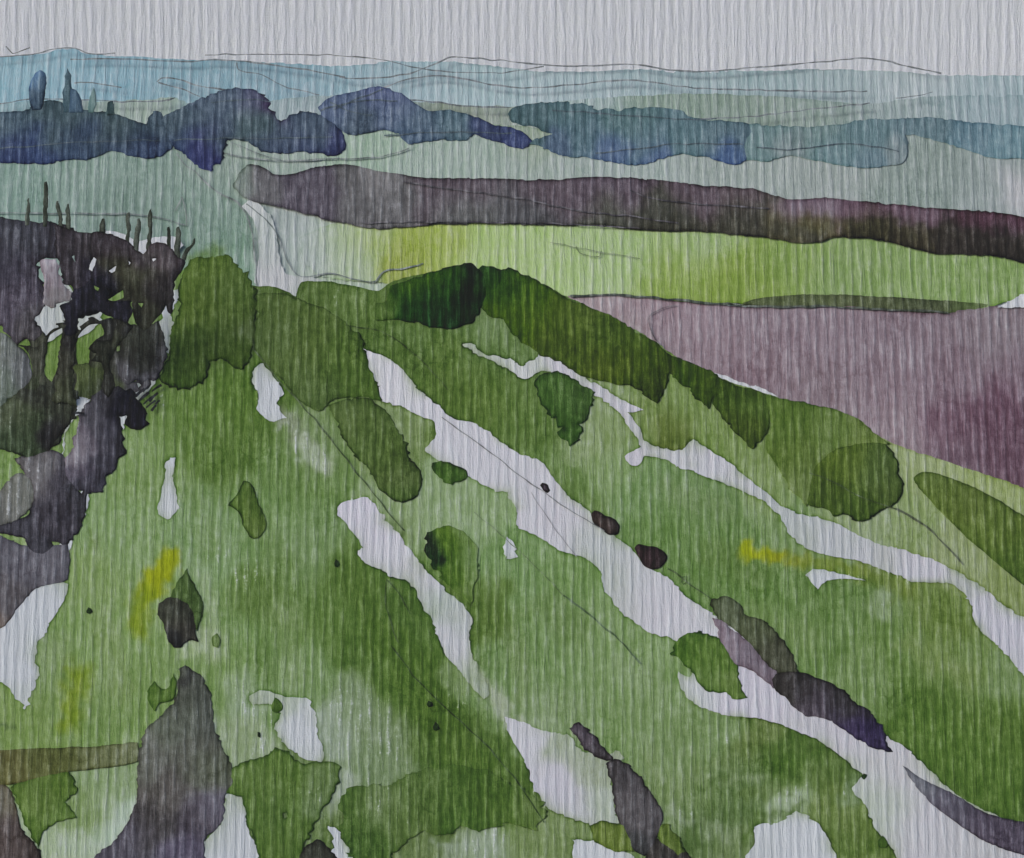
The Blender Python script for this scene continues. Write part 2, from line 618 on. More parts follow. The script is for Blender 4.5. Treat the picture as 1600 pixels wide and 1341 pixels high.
RL = [([(-10, 90), (40, 86), (118, 76), (125, 79), (133, 83), (180, 84)], 2.0), ([(110, 93), (200, 92), (280, 97), (340, 94), (400, 99), (480, 110), (540, 121)], 2.2),
      ([(320, 86), (450, 85), (540, 88), (600, 95), (640, 104), (690, 112), (790, 113), (850, 103)], 1.8),
      ([(530, 121), (600, 122), (650, 112), (705, 90), (760, 93), (850, 101), (900, 104), (960, 101), (1000, 102), (1060, 111), (1200, 104), (1300, 95), (1340, 91), (1390, 97), (1470, 116)], 2.4),
      ([(598, 138), (640, 124), (680, 119), (720, 122), (760, 131), (810, 137), (880, 134), (940, 128), (1000, 126), (1060, 135), (1150, 140), (1250, 142), (1355, 143)], 2.4),
      ([(370, 98), (372, 108), (410, 118), (450, 137), (500, 148)], 1.6), ([(245, 127), (252, 122), (330, 138), (400, 143)], 2.4), ([(247, 128), (280, 138), (312, 151)], 2.0),
      ([(115, 129), (150, 131), (190, 137)], 2.0), ([(10, 72), (20, 84), (35, 78), (46, 74)], 1.8)]
for pts, w in RL:
    line('ridge_line', pts, hill_a, HILLA, width=w, lift=1.2)
for pts, w in [([(-10, 164), (60, 155), (130, 157), (200, 159), (250, 158), (274, 152), (262, 157)], 2.0),
               ([(540, 158), (600, 156), (660, 158), (720, 165), (800, 168)], 2.2),
               ([(1080, 186), (1180, 182), (1240, 174), (1360, 162)], 2.0), ([(1400, 153), (1430, 150), (1458, 144)], 1.5)]:
    line('contour_line', pts, hill_b, HILLB, width=w, lift=1.0)

# ---- the valley side with its fields
meadow = sheet('meadow', [(-420, 206), (0, 205), (250, 203), (500, 198), (800, 196), (900, 210), (1180, 222), (1300, 220), (1420, 207), (1600, 240),
                          (2020, 250), (2020, 820), (-420, 820)], VALLEY,
               [(0, 280, 70, (116, 152, 140)), (120, 280, 70, (118, 150, 138)), (250, 300, 70, (116, 148, 136)), (60, 340, 60, (122, 156, 146)),
                (200, 350, 60, (112, 142, 132)), (330, 360, 60, (112, 146, 132)), (350, 420, 50, (112, 148, 126)), (330, 240, 40, (128, 152, 142)),
                (430, 250, 50, (136, 160, 150)), (560, 235, 50, (142, 164, 150)), (700, 250, 60, (142, 166, 156)), (850, 255, 60, (140, 162, 154)),
                (830, 205, 30, (140, 156, 140)), (1000, 270, 60, (144, 164, 160)), (1150, 275, 60, (142, 160, 156)), (1300, 285, 60, (142, 158, 156)),
                (1450, 270, 70, (126, 148, 142)), (1540, 300, 60, (134, 152, 152)), (1590, 310, 26, (172, 174, 182)), (450, 380, 50, (150, 168, 166)), (520, 410, 40, (152, 172, 152)),
                (440, 345, 30, (142, 158, 158))],
               spots=[(296, 404, 350, 396, 9, 9, (96, 130, 50), .75), (60, 335, 250, 345, 3, 5, (134, 160, 152), .5)], spacing=9, rim=.2, label='grey green valley meadow below the blue woods', lift=0)
for pts, w in [([(305, 268), (320, 284), (342, 300), (370, 316), (385, 338), (394, 365), (398, 400), (401, 450)], 2.6),
               ([(384, 318), (410, 338), (430, 360), (442, 388), (455, 420), (470, 432), (520, 428), (560, 438), (585, 440), (600, 424), (640, 418), (662, 411)], 2.4),
               ([(-10, 332), (60, 333), (150, 334), (230, 337), (290, 352)], 1.8), ([(350, 240), (420, 250), (500, 249), (600, 244), (640, 232)], 1.8),
               ([(360, 222), (440, 250), (520, 248)], 1.3), ([(276, 240), (290, 258), (305, 268)], 2.0), ([(274, 330), (284, 308), (289, 330), (292, 352)], 1.6)]:
    line('boundary_line', pts, meadow, VALLEY, width=w, lift=.12)

lime = sheet('field', [(470, 372), (520, 350), (560, 340), (800, 340), (1100, 350), (1300, 360), (1400, 370), (2020, 450), (2020, 500), (1640, 458), (1600, 462),
                       (1575, 471), (1540, 482), (1480, 480), (1400, 476), (1300, 474), (1240, 472), (1160, 474), (1100, 474), (1000, 468), (900, 472),
                       (840, 470), (780, 470), (700, 470), (620, 445), (560, 440), (500, 430), (476, 410)], VALLEY,
             [(480, 400, 34, (150, 168, 164)), (540, 400, 36, (154, 174, 146)), (590, 380, 36, (150, 172, 118)), (640, 380, 34, (146, 166, 70)),
              (640, 420, 26, (134, 152, 58)), (690, 375, 34, (146, 168, 78)), (760, 390, 40, (152, 180, 112)), (850, 400, 50, (152, 180, 118)),
              (950, 390, 50, (150, 178, 120)), (1040, 400, 45, (142, 170, 104)), (1050, 430, 30, (126, 156, 58)), (1130, 420, 36, (128, 156, 60)), (1180, 440, 36, (122, 152, 58)),
              (1100, 380, 40, (146, 172, 118)), (1240, 410, 45, (128, 158, 82)), (1330, 420, 50, (126, 156, 90)), (1450, 430, 60, (128, 158, 92)), (1560, 440, 60, (122, 154, 84))],
             lift=.05, rim=.35, label='bright lime green field below the purple ploughed strip')
for pts, w in [([(900, 385), (905, 395), (938, 400), (940, 392)], 1.3), ([(860, 378), (960, 398), (1000, 404)], 1.0)]:
    line('boundary_line', pts, lime, VALLEY, width=w, lift=.16, col=(100, 118, 80))
plough = sheet('ploughed_field', [(372, 302), (365, 288), (380, 266), (390, 257), (410, 262), (430, 272), (460, 270), (500, 260), (540, 257), (600, 268), (660, 277),
                                  (760, 279), (860, 281), (930, 276), (1000, 279), (1100, 290), (1180, 296), (1230, 311), (1290, 309), (1312, 312), (1400, 320),
                                  (1500, 328), (1560, 332), (1600, 338), (2020, 380), (2020, 450), (1600, 412), (1560, 402), (1500, 398), (1460, 396), (1430, 390),
                                  (1390, 378), (1330, 371), (1300, 372), (1285, 378), (1250, 380), (1210, 374), (1100, 362), (1000, 360), (930, 352), (870, 352),
                                  (800, 350), (740, 349), (660, 352), (590, 358), (560, 354), (520, 345), (470, 332), (440, 325), (415, 318), (390, 312)], VALLEY,
               [(375, 285, 14, (112, 124, 126)), (410, 290, 18, (92, 92, 104)), (480, 300, 28, (86, 82, 94)), (600, 315, 36, (84, 84, 94)), (600, 275, 17, (112, 112, 122)), (700, 295, 32, (92, 82, 94)),
                (720, 335, 28, (82, 84, 92)), (830, 335, 28, (84, 86, 90)), (850, 300, 28, (92, 80, 92)), (950, 300, 28, (92, 80, 94)), (950, 340, 21, (78, 82, 72)), (1060, 340, 25, (68, 70, 62)),
                (1080, 305, 25, (94, 80, 92)), (1160, 345, 25, (66, 66, 58)), (1150, 312, 24, (100, 86, 96)), (1230, 325, 17, (118, 102, 118)), (1220, 352, 17, (82, 80, 56)), (1290, 325, 17, (116, 98, 114)),
                (1280, 352, 15, (84, 80, 50)), (1270, 370, 12, (72, 72, 60)), (1340, 330, 17, (104, 80, 98)), (1350, 358, 17, (60, 58, 34)), (1430, 336, 18, (104, 82, 98)),
                (1420, 370, 18, (54, 50, 36)), (1530, 342, 17, (82, 50, 66)), (1500, 372, 21, (50, 44, 40)), (1590, 352, 17, (88, 54, 72)), (1580, 386, 21, (40, 36, 36))],
               spots=[(1000, 352, 1290, 362, 10, 7, (66, 66, 54), .7), (1240, 352, 1330, 352, 9, 6, (84, 82, 44), .6), (1330, 350, 1480, 366, 13, 5, (56, 54, 34), .8), (1480, 372, 1680, 396, 20, 5, (46, 42, 38), .85), (1320, 325, 1480, 335, 9, 6, (108, 84, 100), .6), (1500, 338, 1680, 352, 9, 7, (84, 50, 68), .7), (1330, 366, 1450, 372, 3, 3, (34, 32, 26), .7)], lift=.14, rim=.6, label='dark purple ploughed strip across the valley')
for pts, w in [([(630, 285), (740, 300), (800, 308), (850, 318), (900, 328), (930, 333), (990, 338), (1060, 350)], 2.0), ([(985, 298), (1010, 308), (1080, 318), (1200, 325)], 2.2),
               ([(560, 348), (700, 347), (850, 349), (1000, 357)], 2.0)]:
    line('furrow_line', pts, plough, VALLEY, width=w, lift=.22, col=(72, 70, 76))
lilac = sheet('ploughed_field', [(840, 482), (880, 466), (920, 462), (960, 460), (1000, 465), (1060, 470), (1130, 477), (1180, 479), (1250, 478), (1340, 480), (1400, 486), (1480, 489),
                                 (1520, 484), (1556, 477), (1600, 480), (2020, 490), (2020, 840), (800, 840)], VALLEY,
              [(900, 480, 40, (158, 146, 152)), (980, 500, 45, (150, 134, 144)), (960, 540, 40, (148, 140, 140)), (1080, 520, 50, (146, 128, 140)), (1060, 560, 40, (138, 122, 132)), (1180, 520, 55, (138, 122, 134)),
               (1300, 530, 60, (138, 122, 134)), (1420, 530, 60, (134, 118, 130)), (1560, 520, 60, (132, 120, 130)), (1180, 580, 40, (132, 112, 124)), (1150, 596, 18, (122, 98, 112)), (1290, 610, 45, (132, 116, 126)), (1400, 610, 45, (136, 118, 130)),
               (1400, 680, 40, (142, 126, 136)), (1490, 660, 30, (116, 86, 104)), (1560, 640, 36, (104, 70, 90)), (1590, 690, 36, (106, 76, 94)), (1500, 710, 36, (112, 88, 104)), (1590, 590, 40, (130, 112, 126)),
               (1480, 580, 40, (128, 108, 122))],
              lift=.10, rim=.5, label='lilac ploughed field on the right behind the green slope')
line('boundary_line', [(890, 462), (960, 461), (1060, 469), (1130, 475), (1200, 479), (1300, 479), (1400, 484), (1482, 488)], lilac, VALLEY, width=3.2, lift=.2, col=(66, 74, 66))
line('boundary_line', [(1058, 477), (1030, 484), (1014, 494), (1014, 510), (1024, 530), (1036, 542)], lilac, VALLEY, width=1.6, lift=.2, col=(104, 96, 104))
vtrack = sheet('track', [(378, 322), (388, 315), (400, 316), (412, 328), (428, 350), (434, 375), (438, 402), (446, 424), (466, 432), (490, 434), (506, 440), (480, 446),
                         (468, 470), (420, 456), (398, 452), (403, 400), (402, 360), (392, 338)], VALLEY,
               [(395, 320, 20, (176, 182, 184)), (425, 375, 24, (156, 170, 170)), (425, 430, 30, (168, 174, 180)), (500, 440, 24, (156, 168, 166))], lift=.12, rim=.1,
               label='pale track dropping through the valley meadow')
PW = (177, 184, 192)
sheet('bare_ground', [(1556, 479), (1575, 470), (1600, 458), (1700, 452), (1700, 482), (1600, 481)], VALLEY, PW, lift=.2, rim=.1, label='small pale bare corner at the end of the lime field')

sheet('bare_ground', [(160, 360), (190, 365), (215, 375), (245, 371), (275, 371), (287, 384), (270, 394), (240, 396), (215, 396), (190, 382)], VALLEY, PW, lift=.2, rim=.1, amp=1.8, label='pale gap behind the treetops of the dark wood')
sheet('bare_ground', [(132, 398), (190, 398), (252, 398), (252, 432), (190, 434), (132, 432)], VALLEY, PW, lift=.25, rim=.1, label='pale ground glimpsed through holes in the dark crown')
sheet('bare_ground', [(1086, 574), (1104, 580), (1130, 588), (1160, 600), (1186, 604), (1218, 622), (1230, 640), (1180, 640), (1110, 620)], VALLEY, PW, lift=.2, rim=.1, amp=1.6, label='pale sliver between the dark hedge and the lilac field')
# ---- the near hillside, its tracks and bare places
TR = {}
TR['t1'] = [(553, 543), (575, 547), (600, 556), (622, 572), (640, 592), (660, 612), (690, 638), (710, 655), (735, 660), (755, 668), (790, 698), (815, 712), (840, 718), (865, 748), (885, 770), (920, 800), (950, 830), (985, 855), (1010, 884), (1040, 902),
            (1070, 930), (1110, 958), (1160, 985), (1220, 1040), (1290, 1080), (1360, 1140), (1400, 1160), (1440, 1190), (1480, 1230), (1530, 1262), (1600, 1290), (1700, 1310), (1700, 1440), (1420, 1440), (1400, 1341), (1372, 1300), (1352, 1262),
            (1330, 1232), (1346, 1212), (1326, 1190), (1290, 1165), (1240, 1140), (1180, 1122), (1120, 1114), (1085, 1098), (1060, 1070), (1060, 1050), (1080, 1058), (1090, 1040), (1072, 1010), (1050, 998), (1020, 990), (985, 965), (960, 945), (945, 925), (935, 890),
            (905, 870), (870, 857), (840, 838), (808, 820), (806, 795), (795, 775), (770, 764), (745, 755), (725, 736), (700, 722), (682, 718), (664, 702), (682, 678), (678, 660), (655, 648), (625, 636), (594, 622), (590, 605), (580, 585), (565, 563)]
TR['t2'] = [(722, 540), (735, 537), (760, 552), (800, 562), (815, 570), (835, 560), (850, 552), (870, 562), (900, 580), (930, 600), (970, 622), (1006, 640), (980, 645), (1000, 668), (1005, 685), (1040, 702), (1070, 700), (1083, 688), (1110, 703),
            (1150, 730), (1190, 765), (1215, 785), (1240, 800), (1300, 815), (1360, 845), (1420, 862), (1480, 885), (1530, 915), (1590, 960), (1700, 990), (1700, 1110), (1600, 1055), (1560, 1010), (1535, 990), (1512, 940), (1490, 915),
            (1430, 910), (1390, 895), (1340, 875), (1270, 862), (1240, 840), (1220, 808), (1195, 785), (1160, 768), (1110, 748), (1060, 730), (1012, 712), (998, 728), (985, 725), (976, 714), (1000, 698), (985, 670), (972, 650), (948, 628),
            (910, 604), (890, 592), (860, 580), (840, 584), (820, 591), (795, 577), (765, 562)]
TR['t3'] = [(527, 798), (532, 788), (556, 779), (580, 783), (592, 800), (620, 830), (640, 858), (660, 885), (690, 915), (725, 948), (735, 965), (732, 1000), (745, 1040), (765, 1085), (758, 1092), (740, 1075), (715, 1045), (700, 1030), (686, 995),
            (662, 945), (642, 915), (600, 895), (562, 872), (560, 862), (570, 855), (550, 830)]
TR['t5'] = [(786, 1120), (820, 1130), (850, 1143), (890, 1150), (905, 1170), (945, 1180), (962, 1174), (972, 1186), (955, 1210), (960, 1250), (970, 1290), (935, 1292), (890, 1275), (860, 1265), (840, 1240), (820, 1190), (800, 1155)]
TR['t4'] = [(398, 572), (408, 568), (425, 588), (442, 612), (434, 632), (444, 652), (424, 660), (402, 640), (406, 620), (393, 600)]
TR['s1'] = [(262, 715), (271, 717), (268, 745), (278, 780), (275, 800), (262, 811), (248, 802), (250, 780), (256, 750)]
TR['s2'] = [(-160, 930), (0, 905), (60, 900), (92, 908), (108, 914), (98, 940), (80, 970), (68, 990), (60, 1005), (54, 1030), (60, 1055), (46, 1090), (39, 1106), (22, 1085), (0, 1065), (-160, 1060)]
TR['s3'] = [(405, 1080), (450, 1090), (480, 1092), (490, 1110), (494, 1140), (505, 1180), (502, 1193), (470, 1182), (442, 1160), (430, 1138), (440, 1112), (420, 1098), (394, 1102), (390, 1088)]
TR['s4'] = [(352, 1240), (375, 1244), (385, 1270), (388, 1300), (405, 1322), (430, 1345), (440, 1430), (300, 1430), (318, 1341), (316, 1320), (345, 1290), (348, 1260)]
TR['s5'] = [(786, 852), (793, 838), (800, 845), (805, 868), (791, 871), (785, 862)]
TR['s6'] = [(1261, 898), (1268, 889), (1290, 892), (1320, 898), (1352, 906), (1310, 905), (1286, 910), (1278, 920), (1268, 908)]
TR['s7'] = [(1182, 1292), (1215, 1286), (1250, 1268), (1280, 1292), (1302, 1325), (1330, 1430), (1170, 1430), (1164, 1341), (1178, 1318)]
TR['s8'] = [(893, 1312), (920, 1312), (960, 1325), (990, 1341), (1000, 1430), (900, 1430), (898, 1341)]
TR['s9'] = [(512, 1290), (528, 1296), (536, 1312), (560, 1345), (580, 1430), (500, 1430), (514, 1345), (522, 1322)]
TR['s11'] = [(56, 470), (75, 445), (100, 440), (118, 470), (112, 500), (90, 525), (66, 540), (56, 520)]
TR['s12'] = [(118, 485), (140, 478), (158, 482), (160, 500), (132, 522), (118, 530)]
TR['s13'] = [(256, 470), (268, 455), (290, 448), (282, 468), (268, 486), (268, 510), (263, 552), (257, 548), (250, 505)]
TR['s14'] = [(104, 620), (128, 610), (146, 614), (134, 640), (112, 660), (96, 738), (100, 680)]
TR['s15'] = [(204, 602), (222, 590), (242, 588), (236, 605), (205, 648), (192, 672), (182, 655)]
TR['s16'] = [(132, 758), (142, 778), (112, 845), (100, 905), (82, 885), (108, 820)]
LOOPS = {k: rough(smooth(v), 1.5, 900 + i * 13) for i, (k, v) in enumerate(TR.items())}

SLOPE_COL = [
    (200, 500, 40, (112, 150, 82)), (100, 550, 40, (100, 140, 66)), (480, 470, 30, (86, 118, 56)), (560, 480, 34, (86, 120, 56)), (640, 540, 34, (80, 114, 52)), (760, 550, 36, (92, 128, 68)), (820, 520, 30, (96, 132, 72)), (780, 510, 24, (104, 138, 84)),
    (300, 650, 45, (92, 132, 60)), (220, 720, 40, (118, 154, 94)), (350, 640, 40, (82, 122, 46)), (370, 700, 40, (86, 124, 54)), (440, 740, 40, (96, 136, 70)), (700, 590, 34, (82, 116, 48)), (750, 640, 40, (78, 112, 42)), (820, 660, 40, (86, 122, 56)),
    (950, 680, 34, (124, 154, 100)), (960, 740, 30, (128, 160, 108)), (1060, 640, 34, (114, 148, 80)), (1130, 690, 34, (116, 150, 82)), (1050, 680, 20, (96, 120, 52)), (1010, 650, 16, (120, 150, 88)), (870, 730, 36, (98, 136, 72)), (1000, 770, 40, (108, 148, 90)), (1100, 770, 40, (108, 146, 90)),
    (900, 790, 36, (96, 136, 70)), (1200, 740, 34, (130, 160, 104)), (1230, 700, 30, (92, 124, 56)), (1300, 800, 30, (132, 160, 110)), (1420, 800, 34, (130, 158, 104)), (1440, 730, 30, (142, 164, 116)), (1540, 760, 30, (140, 164, 108)), (1500, 870, 34, (140, 162, 116)), (1570, 920, 34, (126, 152, 92)),
    (1360, 830, 28, (140, 164, 124)), (200, 850, 40, (122, 158, 102)), (150, 900, 40, (124, 158, 98)), (300, 850, 40, (120, 156, 106)), (420, 800, 40, (108, 148, 88)), (470, 700, 24, (112, 144, 92)), (480, 870, 40, (110, 146, 92)), (550, 900, 28, (84, 122, 52)), (540, 960, 34, (78, 116, 46)), (600, 1000, 40, (74, 110, 44)),
    (640, 1080, 40, (70, 106, 38)), (690, 1150, 40, (78, 112, 48)), (620, 690, 26, (108, 140, 82)), (640, 660, 22, (112, 142, 88)), (700, 780, 32, (132, 162, 120)), (760, 770, 32, (128, 160, 114)), (620, 800, 24, (128, 158, 112)), (820, 880, 40, (110, 150, 92)), (900, 900, 40, (108, 148, 86)), (950, 1000, 40, (116, 152, 96)), (870, 1000, 40, (110, 148, 90)),
    (790, 1050, 40, (108, 146, 88)), (850, 1110, 34, (120, 152, 104)), (1000, 1100, 40, (114, 150, 94)), (760, 960, 30, (84, 120, 50)), (720, 1060, 20, (116, 148, 96)), (1050, 820, 40, (98, 140, 74)), (1110, 850, 36, (96, 138, 72)), (1150, 920, 40, (94, 136, 68)), (1230, 830, 30, (114, 150, 92)),
    (1300, 960, 40, (98, 138, 72)), (1400, 1010, 40, (98, 138, 68)), (1380, 945, 14, (118, 150, 98)), (1470, 960, 36, (104, 138, 66)), (1500, 1030, 36, (112, 146, 82)), (1450, 1110, 40, (80, 118, 46)),
    (1550, 1150, 45, (82, 120, 46)), (1540, 1230, 40, (74, 108, 42)), (1580, 1080, 30, (114, 148, 92)), (1350, 1080, 36, (108, 144, 84)), (1270, 1020, 36, (96, 136, 70)), (1120, 1150, 30, (112, 146, 92)), (1180, 1160, 24, (98, 128, 66)), (1230, 1195, 26, (72, 106, 42)), (1300, 1205, 26, (84, 116, 54)), (1150, 1220, 30, (92, 126, 70)),
    (1080, 1230, 34, (110, 142, 88)), (1120, 1280, 30, (84, 116, 62)), (1240, 1245, 26, (144, 168, 138)), (1310, 1270, 26, (96, 128, 62)), (1060, 1170, 34, (112, 146, 92)), (1340, 1310, 20, (92, 124, 58)), (1150, 1330, 24, (104, 134, 82)),
    (240, 920, 30, (118, 154, 94)), (110, 1080, 34, (114, 150, 88)), (40, 1130, 34, (116, 152, 84)), (150, 1000, 40, (118, 156, 92)), (180, 1100, 40, (112, 150, 84)), (60, 1040, 30, (120, 154, 98)), (170, 830, 30, (122, 158, 104)),
    (400, 1000, 40, (104, 144, 80)), (450, 1050, 40, (108, 146, 88)), (350, 1050, 36, (110, 148, 84)), (380, 1085, 22, (138, 164, 134)), (500, 980, 30, (92, 132, 62)), (430, 930, 30, (92, 130, 62)), (560, 1110, 30, (122, 150, 112)), (600, 1150, 30, (114, 142, 100)), (520, 1150, 24, (140, 162, 140)), (590, 1200, 30, (112, 142, 100)),
    (600, 1260, 30, (96, 128, 74)), (560, 1290, 24, (88, 118, 62)), (720, 1210, 34, (70, 106, 38)), (770, 1250, 34, (74, 108, 42)), (700, 1300, 26, (90, 120, 62)), (760, 1320, 30, (134, 158, 130)), (830, 1320, 30, (112, 142, 88)), (660, 1320, 30, (100, 130, 76)),
    (170, 1230, 30, (130, 160, 116)), (190, 1290, 34, (156, 178, 158)), (100, 1330, 30, (148, 172, 142)), (130, 1260, 26, (120, 152, 98)), (480, 1240, 30, (104, 136, 82)), (330, 1010, 20, (140, 164, 128)), (380, 1160, 22, (134, 160, 122)), (520, 1240, 20, (150, 168, 154))]
SPOTS = [(745, 1060, 800, 1128, 12, 7, (158, 172, 154), .8), (436, 648, 512, 726, 12, 6, (160, 173, 158), .75), (452, 650, 500, 700, 3, 4, (86, 110, 62), .6), (478, 700, 500, 712, 4, 3, (74, 100, 48), .7), (600, 625, 670, 650, 14, 6, (124, 152, 104), .5), (1000, 905, 1040, 925, 8, 5, (150, 168, 146), .5),(420, 820, 470, 960, 20, 10, (100, 138, 74), .5), (300, 760, 330, 860, 18, 10, (110, 146, 86), .5), (520, 640, 500, 560, 14, 8, (104, 138, 76), .5), (860, 760, 930, 800, 20, 10, (96, 132, 66), .5), (1040, 760, 1140, 800, 16, 10, (116, 148, 96), .5),
         (1180, 960, 1260, 1000, 22, 10, (110, 144, 84), .55), (1420, 1010, 1520, 1060, 18, 12, (118, 148, 82), .55), (1470, 950, 1500, 985, 16, 8, (94, 128, 52), .5), (850, 940, 900, 990, 22, 10, (98, 134, 72), .5), (980, 1040, 1030, 1090, 22, 10, (124, 154, 108), .5),
         (800, 990, 820, 1090, 16, 10, (118, 148, 96), .5), (1110, 860, 1180, 900, 22, 10, (92, 130, 62), .55), (160, 960, 190, 1080, 18, 10, (126, 156, 100), .5), (60, 1040, 100, 1000, 16, 8, (128, 158, 108), .5), (440, 960, 460, 1060, 20, 10, (118, 150, 96), .5),
         (1190, 1180, 1090, 1195, 8, 6, (108, 138, 82), .5), (1080, 1215, 1200, 1222, 7, 5, (120, 148, 102), .6), (1160, 1240, 1230, 1238, 6, 4, (92, 124, 62), .6), (1300, 1240, 1290, 1280, 10, 6, (100, 132, 66), .6), (1100, 1290, 1140, 1310, 12, 6, (124, 150, 110), .6),
         (1050, 1260, 1070, 1290, 8, 5, (140, 162, 134), .6), (1010, 1160, 1030, 1210, 8, 6, (128, 154, 110), .5), (400, 1010, 420, 1060, 14, 8, (96, 134, 68), .5),(264, 874, 234, 925, 19, 8, (134, 162, 4), 1), (228, 930, 214, 980, 15, 13, (116, 152, 12), .9), (120, 1050, 108, 1130, 17, 16, (112, 150, 16), .85),
         (1168, 860, 1216, 868, 9, 5, (138, 166, 4), 1), (1210, 867, 1265, 880, 8, 9, (136, 156, 26), .75), (1265, 880, 1350, 892, 11, 8, (108, 140, 40), .8), (1350, 895, 1420, 925, 14, 14, (104, 134, 48), .7),
         (1380, 935, 1384, 958, 10, 5, (140, 166, 130), .7), (545, 890, 610, 1000, 26, 7, (76, 112, 42), .75), (600, 1000, 690, 1120, 34, 16, (70, 106, 34), .75), (690, 1120, 760, 1230, 32, 18, (70, 104, 34), .65),
         (1215, 1196, 1270, 1180, 15, 12, (66, 102, 34), .8), (1270, 1190, 1320, 1205, 12, 10, (84, 118, 54), .6), (1085, 1240, 1130, 1212, 5, 5, (78, 112, 50), .7), (1130, 1212, 1180, 1205, 6, 6, (84, 116, 56), .6),
         (1142, 1112, 1176, 1134, 5, 4, (80, 114, 48), .85), (610, 540, 760, 650, 18, 12, (76, 108, 42), .6), (1430, 1130, 1560, 1230, 46, 28, (74, 114, 38), .65), (1320, 1330, 1384, 1318, 10, 7, (82, 116, 46), .8),
         (1340, 1215, 1330, 1250, 12, 10, (120, 150, 112), .6), (1345, 1255, 1372, 1290, 8, 6, (96, 130, 60), .7), (1190, 1280, 1170, 1310, 10, 5, (80, 116, 48), .8), (1200, 1276, 1250, 1258, 8, 5, (84, 118, 52), .75),
         (1300, 1290, 1325, 1341, 8, 6, (88, 122, 56), .7), (640, 840, 625, 820, 10, 5, (112, 144, 88), .6), (600, 815, 630, 832, 5, 4, (92, 124, 66), .7), (940, 620, 900, 700, 20, 16, (136, 162, 118), .7),
         (1060, 690, 1040, 650, 18, 14, (98, 126, 56), .6), (1090, 690, 1060, 694, 5, 3, (82, 110, 44), .8), (1000, 1120, 1060, 1180, 24, 18, (112, 146, 92), .5), (820, 1130, 870, 1120, 10, 8, (136, 162, 126), .6),
         (470, 690, 500, 720, 12, 10, (150, 172, 142), .7), (440, 640, 460, 680, 8, 8, (96, 118, 74), .6), (500, 1150, 520, 1110, 10, 6, (146, 166, 148), .6), (560, 1085, 600, 1150, 20, 8, (124, 150, 116), .5),
         (760, 1310, 700, 1330, 16, 10, (148, 168, 150), .7), (600, 1190, 660, 1200, 8, 8, (120, 148, 108), .5), (285, 1018, 330, 1000, 10, 9, (150, 174, 138), .7), (320, 900, 330, 970, 9, 8, (142, 168, 130), .7),
         (0, 1136, 24, 1134, 4, 3, (84, 112, 66), .8), (150, 838, 146, 858, 4, 4, (90, 124, 54), .8), (700, 915, 735, 1000, 18, 16, (86, 122, 50), .6), (770, 905, 740, 980, 14, 16, (92, 128, 60), .5),
         (170, 1310, 200, 1270, 22, 14, (164, 182, 170), .7), (110, 1320, 150, 1330, 18, 12, (158, 180, 160), .7)]
DRY = [(340, 880, 45, .65), (390, 900, 40, .7), (330, 1000, 26, .8), (360, 960, 30, .6), (470, 690, 26, .9), (450, 650, 22, .8), (500, 720, 26, .85), (560, 1110, 60, .9), (600, 1160, 50, .85), (520, 1160, 40, .8), (590, 1230, 40, .6), (640, 1200, 40, .6),
       (400, 1165, 28, .9), (760, 1320, 50, .8), (380, 1090, 40, .8), (700, 780, 45, .45), (720, 1090, 40, .7), (610, 800, 30, .6), (1240, 1240, 40, .7), (1080, 1260, 60, .5), (1130, 1170, 40, .45), (1330, 1230, 40, .6), (1380, 945, 26, .7), (960, 700, 50, .5),
       (1350, 840, 50, .5), (240, 620, 30, .9), (200, 1300, 60, .5), (110, 1320, 50, .6), (1040, 1100, 40, .5), (800, 1060, 60, .45), (420, 1120, 40, .6), (520, 470, 22, .7), (560, 1290, 30, .6)]
grass = sheet('grass_slope', [(-420, 470), (0, 452), (80, 440), (160, 440), (240, 440), (275, 430), (300, 415), (350, 410), (395, 446), (430, 448), (462, 464), (470, 442), (520, 441), (560, 448), (590, 454), (610, 442), (650, 430), (730, 420), (800, 428), (850, 446),
                              (900, 470), (960, 500), (1020, 532), (1060, 560), (1100, 580), (1160, 604), (1230, 625), (1300, 640), (1340, 655), (1370, 678), (1400, 694), (1450, 712), (1520, 735), (1600, 762), (2020, 930), (2020, 1480), (-420, 1480)],
              SLOPE, SLOPE_COL, lift=0, spacing=6, rim=.35, dry=DRY, spots=SPOTS, cuts=list(LOOPS.values()), label='green grassy hillside crossed by pale tracks')


def track(key, label, name='track', col=PW, rim=.04):
    L = LOOPS[key]
    V, F = triangulate([L], 8)
    d = edge_dist(V, [L], 60)
    c = pigment(V, col)
    w = (np.clip(vnoise(V, 34, 61) * 2.4 - 1.0, 0, 1) * np.exp(-d / 9) * .75 + np.clip(vnoise(V, 60, 62) * 3 - 2.0, 0, 1) * .3)[:, None]
    c = c * (1 - w) + alb((140, 160, 132)) * w                      # thin grass creeping in from the sides
    o = link(name, SLOPE.hit(V, .03), F, M[SLOPE], c, rim_density(V, d, rim), np.minimum(.5, w[:, 0]))
    return tag(o, label, name.replace('_', ' '), kind='structure')


